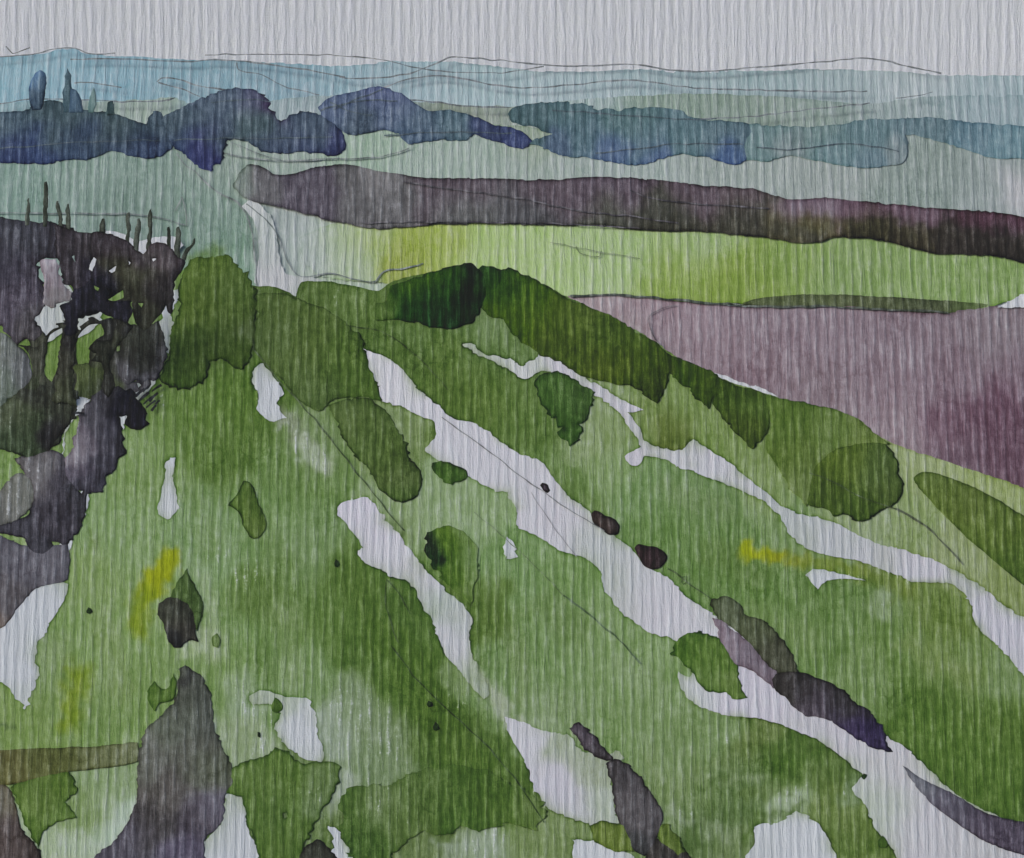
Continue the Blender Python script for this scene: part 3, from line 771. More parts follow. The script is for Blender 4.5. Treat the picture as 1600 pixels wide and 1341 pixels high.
TC = [(570, 560, 60, (184, 187, 196)), (760, 720, 80, (179, 182, 192)), (860, 800, 60, (178, 180, 190)), (960, 880, 50, (168, 176, 180)), (1000, 930, 50, (178, 180, 190)), (1090, 980, 50, (179, 182, 192)), (1180, 1070, 50, (178, 179, 192)), (1280, 1120, 60, (176, 177, 188)),
      (1380, 1200, 50, (176, 178, 186)), (1370, 1260, 40, (160, 172, 164)), (1450, 1300, 60, (174, 176, 186)), (1560, 1350, 60, (172, 174, 184)), (1080, 1080, 26, (176, 182, 188))]
t1 = track('t1', 'long pale track running down the slope past three dark stones', col=TC)
t2 = track('t2', 'pale track curving below the dark hedge to the right edge', col=[(740, 545, 50, (178, 184, 186)), (960, 640, 60, (180, 181, 192)), (1100, 720, 60, (181, 184, 193)), (1250, 820, 40, (166, 174, 176)), (1300, 840, 40, (172, 178, 184)), (1420, 880, 50, (178, 180, 190)), (1540, 960, 50, (178, 180, 192))])
t3 = track('t3', 'pale track starting mid slope left of the round green bush', col=[(560, 800, 40, (182, 183, 196)), (640, 890, 50, (179, 182, 192)), (690, 950, 30, (160, 172, 170)), (715, 1000, 30, (176, 180, 188)), (750, 1070, 30, (150, 168, 150))])
t5 = track('t5', 'wide pale track at the bottom beside the grey rock', col=[(815, 1150, 26, (179, 182, 192)), (885, 1165, 26, (146, 164, 142)), (930, 1205, 24, (150, 166, 148)), (860, 1220, 30, (176, 178, 190)), (900, 1260, 30, (172, 174, 186)), (955, 1260, 24, (156, 168, 158))])
track('t4', 'short pale track below the large left bush')
for k, lb in [('s1', 'thin pale upright scar on the left grass'), ('s2', 'large pale bare patch at the left edge'), ('s3', 'pale jagged patch right of the grey conical tree'), ('s4', 'pale patch at the foot of the grey conical tree'),
              ('s5', 'tiny pale patch between the long track and round bush'), ('s6', 'small pale hooked patch under the upper right track'), ('s7', 'pale jagged patch on the bottom edge right of centre'), ('s8', 'pale patch on the bottom edge left of the grey rock'),
              ('s9', 'small pale patch beside the bottom left thicket'), ('s11', 'pale patch under the left grey crown'), ('s12', 'pale patch between the dark tree trunks'), ('s13', 'pale sliver between dark tree and green bush'),
              ('s14', 'pale streak in front of the lower violet shrub'), ('s15', 'pale speckled patch beside the black tip shrub'), ('s16', 'pale streak under the violet shrub foot')]:
    track(k, lb, 'bare_ground', col=[(400, 1092, 26, (148, 166, 148)), (440, 1098, 20, (160, 172, 164)), (475, 1130, 26, PW), (490, 1175, 20, PW)] if k == 's3' else PW)
for pts, w, c in [([(395, 545), (440, 600), (480, 642), (520, 692), (560, 742), (600, 792), (632, 830)], 1.8, (84, 104, 70)), ([(604, 905), (602, 940), (614, 985), (622, 1004)], 1.5, (66, 88, 50)), ([(604, 905), (625, 932), (640, 960)], 1.5, (66, 88, 50)),
                  ([(610, 1008), (650, 1060), (700, 1110), (760, 1165), (810, 1225), (850, 1285)], 1.8, (52, 74, 40)), ([(540, 508), (600, 520), (650, 555), (700, 610)], 1.6, (70, 92, 48)),
                  ([(396, 450), (392, 500), (398, 548)], 1.8, (66, 86, 50)), ([(690, 652), (760, 702), (830, 756), (880, 790), (945, 830)], 1.4, (130, 134, 140)), ([(740, 800), (800, 850), (880, 930)], 1.0, (104, 130, 90)),
                  ([(880, 930), (930, 968), (975, 1008), (1000, 1036)], 2.4, (78, 104, 70)), ([(1400, 795), (1450, 825), (1480, 855), (1505, 882)], 2.4, (98, 110, 88)), ([(1044, 888), (1080, 915), (1112, 936)], 1.8, (80, 104, 64)), ([(830, 770), (870, 830), (900, 870)], 1.2, (150, 152, 160)),
                  ([(1064, 910), (1066, 902), (1072, 901), (1072, 910), (1067, 913)], 1.6, (66, 92, 50))]:
    line('boundary_line', pts, grass, SLOPE, width=w * 1.2, lift=.06, col=tuple(v * .86 for v in c), broken=.4)
# ================================================================== THINGS IN THE VALLEY
w1 = body('wood', 'dark blue wood at the left edge with thin treetops rising from it', 'wood',
          [(-120, 178), (-60, 176), (0, 176), (40, 170), (60, 161), (95, 159), (102, 166), (130, 172), (170, 175), (200, 184), (226, 194), (238, 173), (250, 176), (256, 186), (268, 228), (262, 238), (240, 246), (200, 243), (183, 236), (150, 247),
           (110, 251), (60, 257), (0, 254), (-120, 254)], VALLEY,
          [(0, 195, 34, (62, 82, 104)), (90, 185, 34, (58, 78, 94)), (180, 200, 34, (58, 78, 92)), (240, 195, 30, (54, 72, 94)), (0, 240, 22, (38, 52, 98)), (70, 240, 22, (36, 52, 98)), (130, 225, 22, (46, 64, 98)), (200, 228, 22, (40, 56, 94)), (245, 232, 20, (42, 58, 96))],
          mode='lie', T=.3, rim=.35)
w2 = body('wood', 'dark blue rounded wood with a violet crest and hanging lower point', 'wood',
          [(252, 184), (290, 165), (330, 148), (368, 138), (400, 142), (420, 157), (428, 176), (436, 187), (465, 176), (500, 180), (520, 190), (535, 208), (541, 222), (534, 240), (510, 243), (480, 237), (440, 240), (410, 238), (390, 224), (368, 217),
           (352, 220), (350, 245), (340, 258), (325, 268), (312, 262), (290, 245), (268, 230), (256, 205)], VALLEY,
          [(290, 185, 30, (58, 76, 96)), (340, 170, 30, (64, 80, 106)), (390, 155, 20, (74, 78, 112)), (422, 168, 14, (66, 48, 92)), (400, 190, 26, (58, 78, 92)), (350, 205, 24, (52, 68, 94)), (320, 240, 22, (36, 42, 94)), (290, 225, 20, (42, 58, 98)), (440, 215, 24, (52, 66, 96)),
           (470, 228, 22, (46, 58, 98)), (525, 225, 20, (40, 48, 92)), (490, 195, 22, (58, 74, 100))], mode='lie', T=.3, rim=.35, amp=1.6)
w3 = body('wood', 'blue wood with a pointed dark tail, centre left below the hills', 'wood',
          [(497, 168), (512, 154), (560, 142), (598, 137), (640, 155), (668, 172), (700, 172), (730, 178), (770, 193), (800, 200), (822, 210), (832, 222), (818, 234), (800, 228), (760, 217), (740, 211), (720, 220), (690, 218), (670, 221), (650, 226), (640, 224),
           (612, 204), (580, 206), (540, 211), (520, 192), (503, 180)], VALLEY,
          [(540, 165, 24, (72, 88, 124)), (600, 152, 22, (80, 92, 132)), (560, 190, 24, (64, 80, 104)), (620, 180, 24, (76, 92, 124)), (660, 195, 22, (66, 86, 112)), (650, 218, 16, (68, 88, 118)), (710, 195, 22, (72, 96, 116)), (760, 202, 18, (48, 60, 102)), (805, 218, 18, (46, 58, 106)), (820, 226, 10, (36, 46, 88))],
          mode='lie', T=.3, rim=.32)
w4 = body('wood', 'large slate blue wood right of centre, notched on its left side', 'wood',
          [(793, 178), (800, 170), (850, 161), (900, 161), (960, 172), (1000, 168), (1060, 174), (1080, 184), (1150, 190), (1176, 198), (1182, 215), (1172, 235), (1166, 252), (1150, 258), (1130, 255), (1100, 246), (1060, 241), (1020, 254), (980, 258), (930, 250),
           (870, 240), (840, 229), (820, 224), (845, 216), (862, 210), (832, 198), (800, 190)], VALLEY,
          [(830, 175, 22, (62, 88, 102)), (900, 185, 26, (70, 98, 112)), (980, 185, 26, (76, 104, 116)), (920, 215, 26, (74, 100, 120)), (1000, 215, 26, (76, 102, 122)), (960, 244, 20, (66, 88, 128)), (1020, 245, 20, (70, 92, 134)), (1080, 205, 26, (76, 104, 120)), (1140, 215, 24, (74, 98, 116)), (1140, 246, 18, (62, 86, 132)), (870, 228, 18, (66, 86, 116))],
          mode='lie', T=.28, rim=.26, amp=1.6)
w5 = body('wood', 'pale slate blue wood stretching to the right edge', 'wood',
          [(1146, 194), (1250, 198), (1300, 196), (1360, 187), (1440, 184), (1520, 190), (1600, 198), (1720, 206), (1720, 258), (1600, 250), (1550, 246), (1500, 232), (1440, 213), (1415, 211), (1420, 232), (1410, 256), (1395, 258), (1345, 262), (1310, 258), (1280, 252), (1240, 243),
           (1200, 252), (1146, 248)], VALLEY,
          [(1200, 215, 26, (92, 118, 128)), (1280, 215, 26, (94, 118, 126)), (1350, 210, 26, (88, 114, 128)), (1300, 245, 20, (94, 120, 134)), (1360, 245, 18, (88, 112, 130)), (1405, 236, 16, (112, 136, 142)), (1440, 198, 22, (86, 110, 126)), (1520, 212, 26, (86, 114, 134)), (1590, 225, 26, (92, 122, 140)), (1240, 235, 18, (112, 136, 140))],
          mode='lie', T=.22, rim=.2)
for b, pts in [(w1, [(-10, 232), (60, 228), (130, 222), (250, 219)]), (w2, [(272, 219), (350, 216), (430, 216), (520, 214)]), (w3, [(520, 172), (545, 160), (598, 139)]), (w3, [(515, 160), (560, 178), (582, 180)]), (w3, [(620, 158), (560, 158), (500, 172)]), (w3, [(600, 212), (680, 206), (800, 208)]),
               (w4, [(862, 172), (950, 178), (1060, 186), (1120, 186)]), (w4, [(930, 240), (1000, 232), (1060, 225), (1160, 226)]), (w5, [(1182, 230), (1230, 234), (1310, 226), (1360, 228), (1405, 236)]), (w2, [(330, 160), (400, 156), (424, 160)])]:
    line('contour_line', pts, b.obj, on=b, width=1.7, col=(62, 76, 94), broken=.2)
for out, c, lb in [([(50, 172), (45, 142), (53, 118), (62, 110), (72, 116), (71, 142), (64, 172)], [(52, 130, 14, (84, 112, 150)), (66, 130, 8, (56, 78, 112)), (58, 165, 14, (60, 80, 110))], 'broad rounded blue treetop rising from the left wood'),
                   ([(98, 176), (100, 132), (104, 107), (110, 116), (111, 150), (107, 176)], (58, 82, 104), 'tallest narrow dark blue treetop in the left wood'),
                   ([(108, 176), (109, 138), (117, 140), (127, 155), (130, 176)], (66, 90, 122), 'wedge shaped blue treetop beside the tallest treetop'),
                   ([(138, 176), (141, 148), (146, 137), (150, 150), (147, 176)], (96, 122, 134), 'faint slender grey blue treetop right of the wedge'),
                   ([(166, 180), (169, 159), (177, 158), (179, 180)], (58, 80, 94), 'short stubby blue treetop at the right of the left wood')]:
    body('treetop', lb, 'tree', out, VALLEY, c, group='treetops above the left blue wood', mode='stand', base=(60, 250), rim=.5, amp=.6, spacing=4, T=.5)
body('hedge', 'thin dark olive hedge between lime field and lilac field', 'hedge',
     [(1150, 474), (1180, 466), (1240, 459), (1320, 459), (1400, 463), (1480, 468), (1540, 473), (1562, 476), (1530, 484), (1490, 491), (1440, 491), (1400, 488), (1340, 483), (1250, 480), (1190, 480)], VALLEY,
     [(1250, 470, 40, (84, 98, 58)), (1350, 472, 40, (86, 98, 62)), (1450, 480, 40, (76, 88, 56)), (1520, 480, 30, (86, 108, 56))], mode='lie', T=.5, rim=.6, amp=.6, spacing=5)

# ================================================================== THE DARK WOOD ON THE LEFT
def tree(label, parts, base, **kw):
    """parts: (name, outline, colour, options)"""
    b3 = SLOPE.hit(np.array([base], float))[0]
    e = empty('tree', b3)
    tag(e, label, 'tree', kw.get('group'))
    for name, out, c, opt in parts:
        o = dict(mode='stand', base=base); o.update(opt)
        Body(out, SLOPE, c, **o).emit(name, parent=e)
    return e


tree('big near black tree with a broad holed crown and two trunks', [
    ('crown', [(86, 352), (130, 361), (165, 364), (195, 374), (216, 394), (226, 398), (232, 384), (250, 377), (264, 382), (276, 400), (290, 409), (282, 428), (273, 445), (271, 463), (273, 478), (268, 493), (261, 487), (259, 477), (250, 492), (244, 500), (226, 516), (212, 506), (204, 470), (190, 478),
               (168, 477), (150, 490), (122, 498), (110, 500), (97, 490), (94, 480), (108, 470), (119, 462), (112, 448), (100, 440), (93, 424), (90, 400)],
     [(110, 380, 20, (58, 54, 64)), (150, 380, 20, (54, 50, 58)), (180, 388, 18, (58, 52, 62)), (205, 402, 16, (62, 56, 66)), (250, 395, 16, (80, 74, 82)), (262, 400, 12, (70, 64, 72)), (140, 440, 18, (42, 40, 54)), (160, 460, 18, (34, 33, 48)), (190, 430, 18, (64, 66, 54)), (220, 430, 18, (60, 64, 50)),
      (272, 420, 14, (46, 42, 54)), (255, 455, 16, (48, 46, 52)), (225, 480, 18, (58, 60, 52)), (210, 450, 16, (52, 54, 46)), (112, 480, 14, (36, 36, 48)), (104, 430, 14, (56, 52, 62)), (240, 430, 14, (54, 50, 56))],
     dict(holes=[[(146, 402), (150, 405), (144, 424), (138, 421)], [(171, 424), (182, 415), (181, 423), (174, 427)], [(146, 446), (155, 450), (153, 455), (148, 452)], [(169, 468), (192, 453), (193, 464), (182, 469)], [(238, 404), (245, 405), (240, 409)], [(216, 474), (224, 474), (221, 481)], [(112, 402), (116, 400), (117, 410)], [(200, 408), (203, 410), (201, 414)]],
          T=.3, rim=.35, spacing=5, amp=1.4)),
    ('branch', [(140, 431), (146, 436), (158, 428), (164, 438), (168, 452), (168, 474), (204, 469), (206, 490), (197, 505), (182, 498), (166, 492), (150, 484), (134, 490), (121, 500), (121, 519), (110, 524), (100, 521), (102, 492), (94, 480), (110, 470), (119, 453), (136, 446)], (30, 30, 44),
     dict(holes=[[(146, 446), (155, 450), (153, 455), (148, 452)]], T=.3, rim=.2, spacing=5, ahead=.5, amp=1.6)),
    ('trunk', [(101, 515), (121, 512), (117, 560), (114, 600), (120, 634), (96, 628), (84, 632), (88, 590), (94, 550)], [(110, 520, 16, (42, 42, 46)), (105, 560, 26, (60, 62, 56)), (102, 615, 20, (62, 68, 54))], dict(T=.4, rim=.45, spacing=5, ahead=.2)),
    ('trunk', [(182, 496), (198, 500), (208, 512), (194, 530), (182, 542), (174, 556), (173, 575), (180, 600), (170, 622), (158, 606), (162, 580), (158, 566), (140, 564), (150, 553), (138, 547), (141, 539), (150, 531), (164, 531), (172, 531), (180, 512)],
     [(192, 502, 14, (38, 37, 46)), (160, 548, 16, (38, 42, 36)), (168, 600, 16, (46, 48, 46)), (184, 525, 12, (54, 58, 48))], dict(T=.4, rim=.45, spacing=5, ahead=.3))],
    (105, 632))
body('shrub', 'grey violet crown filling the left edge beside the black tree', 'shrub',
     [(-120, 340), (0, 337), (12, 342), (60, 347), (92, 349), (118, 362), (112, 420), (92, 408), (80, 402), (64, 408), (66, 440), (70, 470), (60, 500), (66, 520), (60, 540), (40, 532), (26, 538), (0, 514), (-120, 512)], SLOPE,
     [(0, 370, 34, (68, 70, 80)), (50, 370, 30, (62, 64, 74)), (90, 375, 24, (54, 52, 62)), (10, 420, 30, (62, 60, 74)), (50, 430, 24, (72, 68, 80)), (20, 480, 26, (84, 80, 94)), (50, 515, 20, (80, 78, 84)), (0, 500, 20, (66, 62, 76))], mode='lie', amp=2.2, T=.25, rim=.5, dry=[(60, 500, 26, .4), (20, 440, 40, .25)])
body('shrub', 'tangled dark undergrowth with pale gaps between the two black trunks and grey shrubs', 'shrub',
     [(56, 508), (72, 524), (86, 508), (104, 500), (124, 516), (142, 496), (176, 500), (206, 508), (218, 540), (206, 575), (196, 598), (222, 596), (240, 590), (230, 608), (210, 612), (196, 634), (176, 612), (158, 600), (142, 618), (128, 612), (122, 640), (104, 664), (92, 694), (64, 704), (36, 696), (22, 668), (30, 624), (52, 600), (58, 572), (46, 548)], SLOPE,
     [(70, 560, 20, (70, 74, 62)), (110, 560, 20, (60, 64, 54)), (150, 590, 18, (78, 92, 58)), (190, 570, 18, (58, 60, 56)), (60, 640, 20, (58, 64, 50)), (100, 640, 18, (48, 52, 46)), (180, 520, 16, (44, 46, 44)), (210, 600, 12, (92, 92, 98))],
     mode='lie', amp=2.6, T=.08, rim=.4, spacing=5, dry=[(70, 600, 40, .5), (150, 590, 40, .5), (200, 590, 30, .62), (60, 660, 40, .45)],
     holes=[[(80, 522), (98, 512), (94, 540), (90, 575), (80, 596), (70, 586), (72, 550)], [(122, 526), (140, 508), (158, 506), (162, 522), (146, 534), (140, 548), (138, 568), (124, 578), (119, 560)], [(180, 541), (188, 540), (188, 549), (182, 550)], [(214, 598), (222, 600), (216, 606)], [(106, 612), (116, 608), (120, 618), (108, 630)]])
body('shrub', 'pale mauve grey shrub showing between the grey crown and black tree', 'shrub',
     [(64, 406), (76, 404), (90, 408), (95, 432), (105, 446), (118, 458), (112, 468), (96, 470), (80, 482), (68, 478), (66, 440)], SLOPE, [(75, 412, 8, (172, 170, 180)), (85, 440, 20, (134, 128, 138)), (100, 460, 14, (118, 116, 120))], mode='lie', amp=2.0, base=(80, 535), T=.3, rim=.25, spacing=5)
body('shrub', 'dark grey leafy shrub hanging under the right of the black tree', 'shrub',
     [(206, 508), (226, 512), (245, 502), (256, 528), (263, 547), (259, 562), (253, 582), (241, 597), (230, 594), (222, 603), (212, 596), (200, 604), (186, 590), (178, 572), (172, 562), (170, 545), (184, 540), (196, 524)], SLOPE,
     [(210, 530, 16, (54, 58, 50)), (235, 530, 16, (62, 64, 60)), (248, 560, 14, (84, 84, 88)), (205, 560, 16, (56, 58, 54)), (195, 585, 12, (92, 92, 98)), (225, 590, 12, (78, 78, 86)), (240, 590, 10, (96, 96, 104))], mode='lie', T=.3, rim=.5, spacing=5, amp=1.6,
     holes=[[(180, 541), (188, 540), (188, 548), (182, 549)], [(172, 556), (178, 562), (176, 568), (170, 562)]], dry=[(198, 588, 24, .95), (235, 592, 14, .6)])
body('shrub', 'rounded pale grey shrub at the left edge', 'shrub',
     [(-120, 516), (0, 517), (26, 538), (42, 556), (49, 578), (46, 596), (34, 610), (12, 622), (-10, 650), (-120, 650)], SLOPE, [(10, 550, 24, (108, 116, 112)), (30, 575, 20, (98, 102, 108)), (10, 610, 20, (100, 112, 104))], mode='lie', amp=2.0, T=.35, rim=.8, dry=[(10, 570, 70, .52)])
body('shrub', 'brown olive shrub in the gap beside the rounded grey shrub', 'shrub',
     [(28, 538), (62, 538), (70, 525), (72, 560), (66, 600), (80, 612), (74, 640), (30, 640), (40, 606), (52, 580), (44, 556)], SLOPE, [(50, 560, 20, (64, 68, 58)), (60, 610, 20, (54, 62, 46))], mode='lie', amp=2.0, T=.3, rim=.4, spacing=5)
body('shrub', 'murky olive black shrub below the rounded grey shrub', 'shrub',
     [(-120, 640), (4, 630), (30, 605), (60, 598), (90, 604), (122, 612), (118, 640), (108, 660), (92, 682), (74, 706), (50, 716), (24, 708), (0, 704), (-120, 704)], SLOPE,
     [(20, 650, 24, (74, 84, 64)), (60, 625, 24, (48, 52, 44)), (40, 680, 24, (58, 72, 52)), (90, 650, 22, (52, 58, 46)), (85, 675, 14, (36, 36, 40))], mode='lie', amp=2.0, T=.3, rim=.6, dry=[(90, 620, 50, .58), (30, 660, 40, .45), (60, 690, 30, .4)])
body('shrub', 'olive green shrub between the two black trunks', 'shrub',
     [(116, 572), (140, 566), (158, 580), (166, 612), (150, 622), (118, 622)], SLOPE, [(130, 590, 20, (80, 96, 58)), (150, 605, 14, (62, 70, 50))], mode='lie', amp=2.4, T=.3, rim=.3, spacing=5, dry=[(135, 600, 30, .5)])
tip = body('shrub', 'dark violet shrub with a black tip pointing right', 'shrub',
     [(146, 616), (158, 602), (172, 606), (186, 600), (196, 608), (206, 606), (216, 622), (228, 638), (231, 652), (228, 666), (217, 673), (206, 670), (198, 664), (194, 650), (186, 652), (189, 664), (193, 690), (187, 716), (182, 735), (172, 742), (168, 756), (150, 772), (130, 770), (104, 748), (100, 718), (110, 700), (116, 684), (124, 660), (128, 640)], SLOPE,
     [(165, 618, 14, (50, 50, 58)), (215, 652, 14, (24, 24, 36)), (190, 632, 12, (28, 28, 40)), (172, 670, 18, (66, 66, 78)), (140, 690, 18, (96, 92, 104)), (120, 700, 12, (120, 116, 126)), (182, 700, 14, (52, 52, 62)), (160, 720, 16, (62, 62, 74)), (130, 735, 16, (76, 72, 86)), (150, 755, 12, (54, 54, 66)), (152, 650, 12, (78, 78, 88))], mode='lie', amp=2.0, T=.35, rim=.5, dry=[(130, 660, 26, .62), (160, 625, 24, .45), (120, 720, 26, .5), (205, 640, 16, .3)])
for a, b in [((211, 620), (226, 608)), ((216, 627), (233, 613)), ((224, 632), (238, 619)), ((229, 637), (242, 626)), ((234, 627), (247, 614)), ((236, 643), (244, 634)), ((238, 611), (252, 602)), ((224, 612), (232, 604)), ((114, 646), (132, 647)), ((243, 632), (250, 626))]:
    line('twig', [a, ((a[0] + b[0]) / 2, (a[1] + b[1]) / 2 - 1), b], tip.obj, SLOPE, width=3.6, col=(30, 32, 38), lift=.25, broken=.2)
body('shrub', 'grey violet shrub foot tapering to a point over pale ground', 'shrub',
     [(24, 716), (50, 710), (72, 704), (100, 712), (108, 742), (130, 770), (144, 756), (136, 790), (118, 838), (104, 850), (84, 846), (74, 892), (58, 898), (46, 872), (38, 846), (0, 832), (-60, 840), (-60, 826), (0, 820), (44, 800), (50, 770), (40, 740)], SLOPE,
     [(60, 740, 22, (104, 104, 108)), (95, 750, 22, (64, 62, 72)), (110, 800, 22, (56, 54, 64)), (62, 860, 20, (58, 58, 68)), (20, 830, 20, (62, 62, 72)), (125, 780, 14, (48, 48, 56))], mode='lie', amp=2.0, T=.35, rim=.5, dry=[(50, 740, 40, .62), (110, 770, 24, .5), (30, 830, 30, .4)])
body('rock', 'smooth grey rock slab at the left edge under the violet shrub', 'rock',
     [(-120, 846), (0, 838), (40, 852), (76, 852), (106, 850), (109, 880), (104, 905), (72, 914), (46, 930), (22, 958), (0, 984), (-120, 990)], SLOPE, [(20, 870, 26, (98, 98, 108)), (80, 880, 22, (100, 100, 110)), (10, 940, 26, (94, 92, 98)), (0, 975, 14, (112, 102, 98))], mode='lie', T=.35, rim=.3)
body('shrub', 'pale grey leafy shrub at the left edge above the violet foot', 'shrub',
     [(-120, 760), (0, 768), (20, 745), (34, 736), (50, 750), (54, 780), (40, 802), (0, 824), (-120, 826)], SLOPE, [(20, 780, 26, (112, 116, 112)), (0, 800, 20, (100, 102, 102))], mode='lie', amp=2.0, T=.35, rim=.3, dry=[(20, 780, 40, .8)])
for k, (x, y0, y1, w, lean, lb) in enumerate([(43, 307, 352, 7, 2, 'leftmost thin dark treetop above the grey violet crown'), (71, 282, 354, 8, 1, 'tallest thin dark treetop, second from the left'), (94, 311, 366, 9, -5, 'left one of two close dark treetops'),
                                              (107, 316, 370, 8, -1, 'right one of two close dark treetops'), (160, 338, 374, 11, 0, 'short stubby dark treetop standing alone over the black tree'), (200, 330, 388, 8, 0, 'narrow dark treetop right of the stubby one'),
                                              (213, 339, 396, 10, 3, 'thicker dark treetop between two narrow ones'), (234, 325, 392, 8, 1, 'upright dark treetop over the notch in the black crown'), (263, 352, 392, 7, 0, 'small faint dark treetop near the right of the crown'),
                                              (277, 352, 410, 10, 2, 'dark treetop at the right end of the crown'), (291, 370, 410, 6, 12, 'slanting dark twig treetop furthest right of the crown')]):
    w *= .82
    y0 += 2
    out = [(x - w * .45 - lean * .5, y1), (x - w * .5, (y0 + y1) / 2), (x - w * .42 + lean, y0 + 8), (x - w * .2 + lean, y0 + 1), (x + w * .22 + lean, y0), (x + w * .42 + lean, y0 + 7), (x + w * .5 + lean * .3, (y0 + y1) / 2), (x + w * .45 - lean * .5, y1)]
    body('treetop', lb, 'tree', out, SLOPE, (78, 86, 80) if k % 3 else (88, 97, 92), group='thin treetops above the dark wood', mode='stand', base=(x, 528), rim=.4, amp=.55, spacing=4, T=.5)

# ================================================================== GREEN GROWTH ON THE HILLSIDE
def bush(label, out, col, name='bush', cat='bush', **kw):
    return body(name, label, cat, out, SLOPE, col, **kw)


bush('tall green bush right of the dark tree with two drooping lobes',
     [(288, 420), (300, 406), (320, 402), (350, 399), (372, 410), (386, 425), (396, 442), (399, 470), (400, 520), (395, 545), (388, 568), (376, 579), (362, 576), (350, 562), (336, 564), (326, 575), (325, 590), (310, 603), (290, 608), (265, 603), (251, 596), (257, 572), (263, 548), (268, 520), (276, 490), (279, 450)],
     [(310, 430, 30, (86, 118, 48)), (370, 440, 26, (76, 106, 42)), (300, 480, 30, (86, 118, 46)), (350, 490, 30, (78, 108, 42)), (390, 500, 20, (84, 108, 58)), (310, 540, 26, (64, 92, 34)), (280, 580, 26, (60, 86, 34)), (330, 550, 24, (72, 100, 38)), (375, 555, 18, (70, 98, 38))], mode='lie', T=.3, rim=.75, amp=2.2)
bush('broad olive green bank of scrub below the crest, left of the long track',
     [(400, 460), (440, 458), (470, 470), (500, 478), (530, 496), (560, 522), (574, 560), (588, 600), (598, 626), (562, 620), (520, 628), (506, 640), (490, 640), (468, 628), (440, 592), (412, 566), (397, 546), (398, 490)],
     [(440, 490, 34, (84, 112, 54)), (500, 510, 34, (78, 106, 46)), (420, 540, 26, (84, 112, 58)), (480, 560, 34, (74, 100, 44)), (540, 560, 34, (68, 98, 36)), (500, 620, 26, (72, 98, 48)), (560, 600, 26, (74, 106, 42)), (470, 600, 26, (78, 104, 54))], name='scrub', cat='scrub', mode='lie', T=.22, rim=.5, amp=1.8)
bush('very dark green bush on the crest, darkest in the picture',
     [(578, 492), (588, 476), (604, 471), (606, 452), (640, 436), (690, 422), (722, 412), (736, 410), (744, 420), (760, 428), (766, 445), (764, 462), (757, 480), (746, 494), (741, 504), (722, 509), (696, 516), (670, 510), (650, 505), (612, 500), (588, 501)],
     [(590, 488, 16, (78, 110, 48)), (606, 480, 10, (60, 92, 32)), (640, 448, 18, (52, 88, 18)), (690, 434, 18, (48, 84, 12)), (640, 485, 22, (24, 56, 10)), (690, 465, 16, (34, 66, 12)), (695, 490, 20, (16, 44, 6)), (734, 424, 7, (12, 34, 4)), (744, 452, 11, (8, 28, 3)), (734, 478, 12, (10, 34, 4)), (715, 470, 14, (16, 44, 6)), (705, 450, 12, (24, 56, 8)), (755, 480, 9, (16, 44, 6)), (715, 500, 14, (14, 40, 6)), (758, 440, 8, (24, 52, 8))], mode='lie', T=.4, rim=.4)
bush('long dark olive hedge sloping down right from the crest bush',
     [(752, 418), (790, 420), (826, 430), (850, 446), (900, 472), (950, 492), (1000, 522), (1026, 538), (1050, 556), (1064, 572), (1058, 592), (1046, 586), (1040, 606), (1026, 631), (1010, 618), (990, 604), (960, 601), (920, 590), (880, 570), (840, 550), (816, 535), (796, 515), (785, 500), (762, 494), (750, 470)],
     [(768, 440, 16, (26, 56, 6)), (790, 450, 22, (40, 72, 10)), (830, 450, 26, (54, 86, 16)), (800, 485, 26, (56, 84, 14)), (860, 490, 26, (64, 90, 22)), (900, 490, 20, (76, 102, 36)), (870, 545, 26, (64, 86, 26)), (940, 520, 26, (66, 92, 28)), (940, 570, 26, (64, 84, 22)), (1000, 560, 26, (56, 78, 20)), (1000, 530, 18, (78, 108, 40)), (1022, 605, 20, (48, 66, 20))],
     name='hedge', cat='hedge', mode='lie', T=.3, rim=.35, amp=1.6)
bush('dark olive hedge with pointed lower spurs beside the lilac field',
     [(1046, 556), (1066, 562), (1104, 576), (1150, 602), (1196, 618), (1204, 650), (1194, 684), (1172, 701), (1152, 680), (1130, 655), (1114, 624), (1106, 638), (1090, 626), (1072, 606), (1054, 588)],
     [(1070, 575, 20, (48, 72, 18)), (1110, 595, 22, (58, 82, 22)), (1160, 630, 24, (58, 82, 26)), (1170, 680, 22, (60, 80, 26)), (1190, 640, 20, (74, 104, 40))], name='hedge', cat='hedge', mode='lie', T=.3, rim=.35, amp=1.6)
bush('mid green scrub sloping along the lower edge of the lilac field',
     [(1186, 616), (1250, 628), (1300, 639), (1340, 655), (1368, 678), (1392, 694), (1350, 696), (1306, 706), (1282, 740), (1268, 770), (1262, 792), (1240, 770), (1214, 728), (1196, 700), (1206, 660)],
     [(1230, 650, 30, (82, 116, 44)), (1290, 670, 30, (90, 124, 54)), (1350, 685, 24, (104, 134, 66)), (1240, 700, 26, (86, 118, 46)), (1270, 730, 24, (92, 122, 56)), (1250, 765, 18, (104, 134, 72))], name='scrub', cat='scrub', mode='lie', T=.25, rim=.35)
g7 = bush('large round olive bush at the lower end of the scrub',
     [(1262, 740), (1274, 716), (1296, 704), (1320, 698), (1350, 688), (1386, 695), (1396, 712), (1405, 740), (1411, 756), (1396, 790), (1372, 800), (1345, 816), (1322, 804), (1300, 806), (1288, 796), (1264, 786), (1259, 765)],
     [(1290, 730, 24, (72, 98, 28)), (1280, 775, 24, (66, 90, 32)), (1330, 720, 24, (80, 108, 36)), (1370, 735, 26, (78, 104, 50)), (1340, 780, 28, (66, 92, 32)), (1385, 770, 22, (76, 100, 46))], mode='lie', T=.28, rim=.85, amp=2.0)
